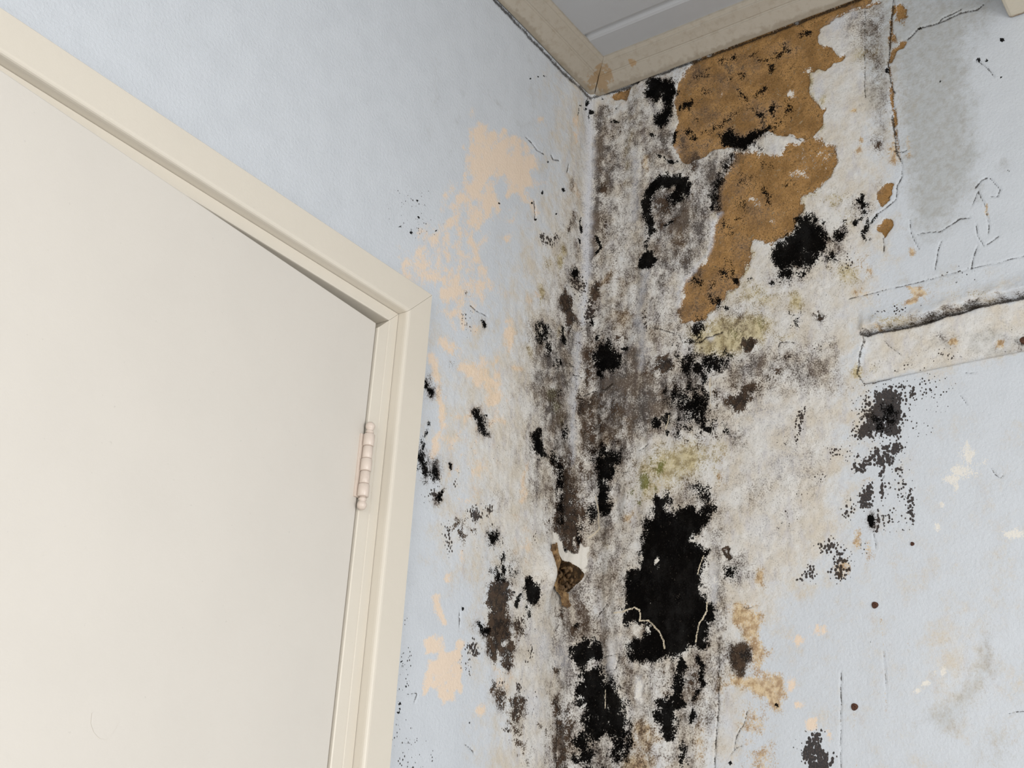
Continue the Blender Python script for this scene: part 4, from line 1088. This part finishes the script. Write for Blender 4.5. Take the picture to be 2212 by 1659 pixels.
for (a, b, c, d) in ((y0, y0 + .06, z0, z1), (y1 - .06, y1, z0, z1), (y0 + .06, y1 - .06, z0, z0 + .06), (y0 + .06, y1 - .06, z1 - .06, z1),
                     ((y0 + y1) / 2 - .025, (y0 + y1) / 2 + .025, z0 + .06, z1 - .06)):
    box('window_frame', a, b, ROOM_Y - 0.06, ROOM_Y + 0.02, c, d, M_TRIM, wf)
g = NT('frosted_glass')
g.b.inputs['Transmission Weight'].default_value = 0.6
M_GLASS = g.finish(g.mix(g.noise(40, 3), (0.85, 0.9, 0.92), (0.9, 0.94, 0.96)), 0.5)
box('pane', ROOM_X - 0.03, ROOM_X - 0.024, WIN2[0] + .06, WIN2[1] - .06, WIN2[2] + .06, WIN2[3] - .06, M_GLASS, wf2)
for a, b in ((y0 + .06, (y0 + y1) / 2 - .025), ((y0 + y1) / 2 + .025, y1 - .06)):
    box('pane', a, b, ROOM_Y - 0.03, ROOM_Y - 0.024, z0 + .06, z1 - .06, M_GLASS, wf)
fl = box('floor', ROOM_X, 0.05, ROOM_Y, 0.05, -0.05, 0, M_FLOOR)
tag(fl, 'plain grey floor below the picture', 'floor', 'structure')

# ceiling of long boards with rounded joints, parallel to the right wall
ZCE = ZC + 0.042
ce = box('ceiling', ROOM_X, 0.05, ROOM_Y, 0.05, ZCE + 0.013, ZCE + 0.05, M_CEIL)
tag(ce, 'grey boarded ceiling above the cream cornice', 'ceiling', 'structure')
edges = [0.03, -0.130]
while edges[-1] > ROOM_X:
    edges.append(edges[-1] - 0.30)
for a, b in zip(edges[:-1], edges[1:]):
    b = max(b, ROOM_X)
    prof = [(a, 0.012), (a - 0.001, 0.004), (a - 0.004, 0.001), (a - 0.008, 0.0), (b + 0.016, 0.0), (b + 0.011, 0.002),
            (b + 0.007, 0.006), (b + 0.003, 0.008), (b, 0.008), (b, 0.012)]
    v = [(x, y, ZCE + z) for y in (ROOM_Y, 0.03) for x, z in prof]
    k = len(prof)
    f = [(i, (i + 1) % k, k + (i + 1) % k, k + i) for i in range(k)] + [tuple(range(k)), tuple(range(k, 2 * k))]
    obj('ceiling_board', v, f, M_CEIL, ce)

# ------------------------------------------------------------------ cornice, mitred in the corner
CP = [(0.0020, -0.0035), (0.0040, -0.0036), (0.010, 0.0004), (0.020, 0.0080), (0.0300, 0.0152), (0.0310, 0.0160), (0.0314, 0.0192), (0.0330, 0.0202), (0.0352, 0.0204),
      (0.044, 0.0252), (0.0530, 0.0292), (0.0540, 0.0298), (0.0544, 0.0338), (0.0598, 0.0372), (0.0600, 0.0445), (0.0020, 0.0445)]


def cornice(name, axis, end):
    n = 24
    v = []
    k = len(CP)
    for i in range(n + 1):
        for d, z in CP:
            s = -d - 0.0006 + (end + d) * (i / n)
            w = 0.0006 * math.sin(i * 2.1 + d * 80)
            v.append((s, -d + w, ZC + z) if axis == 0 else (-d + w, s, ZC + z))
    f = [(i * k + j, i * k + (j + 1) % k, (i + 1) * k + (j + 1) % k, (i + 1) * k + j) for i in range(n) for j in range(k)]
    f += [tuple(range(k)), tuple(range(n * k, n * k + k))]
    return bevel(obj(name, v, f, M_CORNICE), 0.0006, 1)


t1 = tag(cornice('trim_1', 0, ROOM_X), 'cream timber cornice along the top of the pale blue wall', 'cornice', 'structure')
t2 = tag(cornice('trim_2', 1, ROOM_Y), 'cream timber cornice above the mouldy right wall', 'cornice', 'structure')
for (px, py), par, ax in (((1224, 111), t1, 1), ((1349, 169), t2, 0), ((1627, 55), t2, 0)):
    q = on_plane(px, py, ax, -0.022)
    q[2] = ZC + 0.0105
    bm = bmesh.new()
    bmesh.ops.create_cone(bm, cap_ends=True, segments=14, radius1=0.0034, radius2=0.0028, depth=0.0016)
    nrm = Vector((0, -0.57, -0.82)) if ax == 1 else Vector((-0.57, 0, -0.82))
    mt = Matrix.Translation(Vector(q) + nrm * 0.0006) @ nrm.to_track_quat('Z', 'Y').to_matrix().to_4x4()
    bmesh.ops.transform(bm, matrix=mt, verts=bm.verts)
    me = bpy.data.meshes.new('nail_head')
    bm.to_mesh(me)
    bm.free()
    me.materials.append(M_CORNICE)
    o = bpy.data.objects.new('nail_head', me)
    COL.objects.link(o)
    o.parent = par

# boxed beam meeting the right wall at the top right edge of the picture
bc = on_plane(2180, 42, 0, -0.001)


def beam_material():
    n = NT('beam_paint')
    x, y, z = n.xyz()
    c = n.mix(n.mul(n.noise(40, 5), 0.3), srgb(208, 200, 184), srgb(190, 178, 156))
    st = n.smooth(n.add(n.mul(x, 70.0), n.mul(n.noise(90, 6), 1.3)), 0.0, 0.55)
    c = n.mix(n.mul(st, 0.75), c, srgb(120, 88, 46))
    return n.finish(c, 0.6, n.noise(200, 4), 0.3, 0.002)


bo = box('boxed_beam', -0.42, 0.0, -1.6, bc[1], bc[2], ZCE, beam_material(), None, 0.006)
tag(bo, 'cream painted box beam with a brown stained lower edge, top right corner of the picture', 'beam')

# ------------------------------------------------------------------ door casing, jamb, leaf, hinge
pf = 0.018
xo = on_plane(933, 660, 1, -pf)[0]
zo = 2.0555
xl = DX0 - (xo - DX1)
wtot = xo - DX1                                    # casing + jamb width up to the leaf
CASE = [(0, 0.0), (0, 0.0165), (0.0015, 0.018), (0.0470, 0.018), (0.0495, 0.0174), (0.0512, 0.0160), (0.0522, 0.0140), (0.0526, 0.0110), (0.0527, -0.0005),
        (0.0527, -0.02), (0, -0.02)]
JAMB = [(0.0532, -0.03), (0.0532, -0.0012), (0.0540, -0.0006), (0.0705, -0.0006), (0.0715, -0.0018), (0.0725, -0.0018), (0.0735, -0.0008),
        (wtot - 0.0045, -0.0012), (wtot - 0.0030, -0.0024), (wtot - 0.0026, -0.008), (wtot - 0.0026, -0.06), (0.0532, -0.06)]
HEADJ = [(0.0532, -0.03), (0.0532, -0.0012), (0.0540, -0.0006), (0.0705, -0.0006), (0.0718, -0.0014), (0.0722, -0.003), (0.0722, -0.06), (0.0532, -0.06)]


def leg(name, prof, side, mat, parent=None):
    k = len(prof)
    v = []
    n = 10
    for i in range(n + 1):
        for w, d in prof:
            top = zo - w
            x = xo - w if side == 'r' else xl + w
            v.append((x, -d, top * i / n))
    f = [(i * k + j, i * k + (j + 1) % k, (i + 1) * k + (j + 1) % k, (i + 1) * k + j) for i in range(n) for j in range(k)]
    f += [tuple(range(k)), tuple(range(n * k, n * k + k))]
    return obj(name, v, f, mat, parent)


def head(name, prof, mat, parent=None):
    k = len(prof)
    v = []
    n = 16
    for i in range(n + 1):
        for w, d in prof:
            a, b = xo - w - 0.0005, xl + w
            v.append((a + (b - a) * i / n, -d, zo - w))
    f = [(i * k + j, i * k + (j + 1) % k, (i + 1) * k + (j + 1) % k, (i + 1) * k + j) for i in range(n) for j in range(k)]
    f += [tuple(range(k)), tuple(range(n * k, n * k + k))]
    return obj(name, v, f, mat, parent)


t3 = tag(head('trim_3', CASE, M_TRIM), 'cream head casing running diagonally above the door', 'door casing', 'structure')
head('head_jamb', HEADJ, M_TRIM, t3)
t4 = tag(leg('trim_4', CASE, 'r', M_TRIM), 'cream side casing upright beside the hinge edge of the door', 'door casing', 'structure')
leg('side_jamb', JAMB, 'r', M_TRIM, t4)
t5 = tag(leg('trim_5', CASE, 'l', M_TRIM), 'cream side casing at the latch side of the door, left of the picture', 'door casing', 'structure')
leg('side_jamb', JAMB, 'l', M_TRIM, t5)

# the leaf stands a little ajar, turned about its hinge edge
YD = 0.004
ztop = on_plane(813, 698, 1, YD)[2]
AJAR = math.radians(3.6)
ux, uy = -math.cos(AJAR), -math.sin(AJAR)


def leaf(t, depth, z):
    return (DX1 + ux * t - uy * depth, YD + uy * t - ux * depth, z)


v = [leaf(t, d, z) for d in (0, 0.038) for t, z in ((0, 0.008), (0.86, 0.008), (0.86, ztop), (0, ztop))]
d1 = obj('door_1', v, [(0, 1, 2, 3), (4, 7, 6, 5), (0, 4, 5, 1), (1, 5, 6, 2), (2, 6, 7, 3), (3, 7, 4, 0)], M_DOOR)
bevel(d1, 0.0015, 2)
tag(d1, 'flat cream painted door filling the left of the picture, very slightly ajar', 'door', 'structure')


def on_leaf(px, py, off):
    c = ((px - W / 2) / F, -(py - H / 2) / F, 1.0)
    r = RIGHT * c[0] + UP * c[1] + FWD * c[2]
    nrm = np.array([-uy, ux, 0.0])
    p0 = np.array([DX1, YD, 0.0]) + nrm * off
    return CAM + r * (((p0 - CAM) @ nrm) / (r @ nrm))


pts = ((199, 1540), (206, 1538), (222, 1545), (257, 1558), (250, 1573), (238, 1590), (228, 1598), (214, 1594), (203, 1582), (196, 1562))
k = len(pts)
sgn = 1.0 if (np.array([-uy, ux]) @ np.array([0, -1.0])) > 0 else -1.0
v = [tuple(on_leaf(x, y, sgn * 0.0005)) for x, y in pts] + [tuple(on_leaf(x, y, -sgn * 0.0003)) for x, y in pts]
obj('paint_chip', v, [tuple(range(k))] + [(i, (i + 1) % k, k + (i + 1) % k, k + i) for i in range(k)], M_DOOR, d1)
# dark passage behind the door gap
bk = obj('wall_passage', [(DX0 - .3, 0.30, 0), (DX1 + .15, 0.30, 0), (DX1 + .15, 0.30, 2.3), (DX0 - .3, 0.30, 2.3), (DX0 - .3, 0.06, 2.3), (DX1 + .15, 0.06, 2.3), (DX1 + .15, 0.06, 0), (DX0 - .3, 0.06, 0)],
         [(0, 1, 2, 3), (3, 2, 5, 4), (1, 6, 5, 2), (0, 3, 4, 7)], M_FLOOR)
tag(bk, 'dim passage wall behind the door', 'wall', 'structure')

# hinge: five knuckles between two ball finials
YH = -0.0065
zt = on_plane(796, 932, 1, YH - 0.006)[2]
zb = on_plane(783, 1069, 1, YH - 0.006)[2]
hx = on_plane(800, 985, 1, YH - 0.006)[0]
RH = 0.0076


def lathe(name, prof, cx, cy, z, mat, parent, seg=24):
    v = []
    for r, dz in prof:
        for i in range(seg):
            a = 2 * math.pi * i / seg
            v.append((cx + r * math.cos(a), cy + r * math.sin(a), z + dz))
    k = len(prof)
    f = [(j * seg + i, j * seg + (i + 1) % seg, (j + 1) * seg + (i + 1) % seg, (j + 1) * seg + i) for j in range(k - 1) for i in range(seg)]
    f += [tuple(range(seg)), tuple(range((k - 1) * seg, k * seg))]
    return obj(name, v, f, mat, parent, True)


hinge = box('hinge', hx - 0.0095, hx + 0.004, YD - 0.0040, YD + 0.0005, zb, zt, M_HINGE, d1, 0.0006)
tag(hinge, 'painted butt hinge with ball tips on the door edge')
kl = (zt - zb) / 5
for i in range(5):
    top = zt - i * kl
    r = RH * (1.06 if i % 2 == 0 else 0.94)
    kn = lathe('knuckle', [(r - 0.0008, -kl + 0.0004), (r, -kl + 0.0012), (r, -0.0012), (r - 0.0008, -0.0004)], hx, YH, top, M_HINGE, hinge)
tipprof = [(0.0048, 0.0), (0.0048, 0.002), (0.0058, 0.0025), (0.0058, 0.0042), (0.0046, 0.0050)] + \
    [(0.0070 * math.sin(a), 0.0118 - 0.0070 * math.cos(a)) for a in np.linspace(0.75, 3.05, 9)]
lathe('finial', tipprof, hx, YH, zt, M_HINGE, hinge)
lathe('finial', [(r, -z) for r, z in tipprof], hx, YH, zb, M_HINGE, hinge)

# ------------------------------------------------------------------ small things on the walls
for px, py, r, lab in ((1890, 1307, 0.0050, 'rusty screw head in the blue wall with a long thin rust run below'),
                       (1846, 1527, 0.0052, 'round rusty screw head low on the right wall, the lowest of the rusty screws'),
                       (1971, 1175, 0.0030, 'tiny rusty nail head below the dotted black mould patch'),
                       (2212, 735, 0.0060, 'rusty screw head beside the plastered chase at the right edge of the picture')):
    q = on_plane(px, py, 0, 0.0)
    root = bpy.data.objects.new('rusty_screw', None)
    COL.objects.link(root)
    root.location = q
    tag(root, lab, 'screw', None, 'rusty screws in the right wall')
    # domed head with a slot, and the shank sunk in the plaster
    prof = [(0.0, 0.0034), (r * 0.45, 0.0032), (r * 0.8, 0.0024), (r, 0.0008), (r, -0.0012), (r * 0.4, -0.0030)]
    seg = 18
    v = []
    for rr, h in prof:
        for i in range(seg):
            t = 2 * math.pi * i / seg
            jag = 1 + 0.06 * math.sin(3 * t + px)
            slot = 0.0010 if (h > 0.002 and abs(math.sin(t - 0.6)) * max(rr, r * 0.2) < r * 0.2) else 0.0
            v.append((-(h - slot), rr * jag * math.cos(t), rr * jag * math.sin(t)))
    k = len(prof)
    f = [(j * seg + i, j * seg + (i + 1) % seg, (j + 1) * seg + (i + 1) % seg, (j + 1) * seg + i) for j in range(k - 1) for i in range(seg)]
    f.append(tuple(range((k - 1) * seg, k * seg)))
    obj('head', v, f, M_RUST, root)
    sh = [(0.002 + 0.02 * i, r * 0.4 * math.cos(t), r * 0.4 * math.sin(t)) for i in (0, 1) for t in [2 * math.pi * q2 / 8 for q2 in range(8)]]
    obj('shank', sh, [(i, (i + 1) % 8, 8 + (i + 1) % 8, 8 + i) for i in range(8)] + [tuple(range(8, 16))], M_RUST, root)


def crumple(name, outline, depth0, depth1, seed, amp):
    """a crumpled scrap of paper standing in the hole of the left wall"""
    A = np.array(outline, float)
    lo, hi = A.min(0), A.max(0)
    n = 26
    gx, gy = np.meshgrid(np.linspace(lo[0], hi[0], n), np.linspace(lo[1], hi[1], n), indexing='ij')
    G = np.stack([gx.ravel(), gy.ravel()], 1)
    ins = inside(G, [tuple(a) for a in outline])
    sd = seg_dist(G, list(outline) + [outline[0]])
    t = (G[:, 1] - lo[1]) / (hi[1] - lo[1])
    nz = 1.6 * np.abs(fbm(G[:, 0] / 11, G[:, 1] / 13, seed, 2)) - 0.3 + 0.25 * fbm(G[:, 0] / 5, G[:, 1] / 5, seed + 3, 2)
    pts = []
    for q, tt, z in zip(G, t, nz):
        pts.append(on_plane(q[0], q[1], 1, -(depth0 + (depth1 - depth0) * tt) - amp * z))
    idx = {}
    v = []
    for i in range(len(G)):
        if ins[i] or sd[i] < 1.2:
            idx[i] = len(v)
            v.append(pts[i])
    f = []
    for i in range(n - 1):
        for j in range(n - 1):
            a = (i * n + j, (i + 1) * n + j, (i + 1) * n + j + 1, i * n + j + 1)
            if all(k in idx for k in a):
                f.append(tuple(idx[k] for k in a))
    o = obj(name, v, f, M_PAPER, wl, False)
    m = o.modifiers.new('thick', 'SOLIDIFY')
    m.thickness = 0.0007
    return o


crumple('torn_paper', [(1193, 1176), (1203, 1172), (1207, 1195), (1212, 1212), (1204, 1240), (1194, 1232), (1190, 1205)], 0.006, 0.010, 5, 0.010)
crumple('torn_paper', [(1200, 1236), (1222, 1222), (1246, 1228), (1258, 1240), (1244, 1258), (1236, 1268), (1222, 1276), (1206, 1270), (1197, 1256)], -0.004, 0.010, 9, 0.034)
crumple('torn_paper', [(1192, 1240), (1202, 1258), (1216, 1272), (1228, 1282), (1230, 1300), (1236, 1308), (1226, 1314), (1214, 1308), (1212, 1290), (1200, 1272), (1190, 1252)], 0.008, 0.008, 13, 0.010)
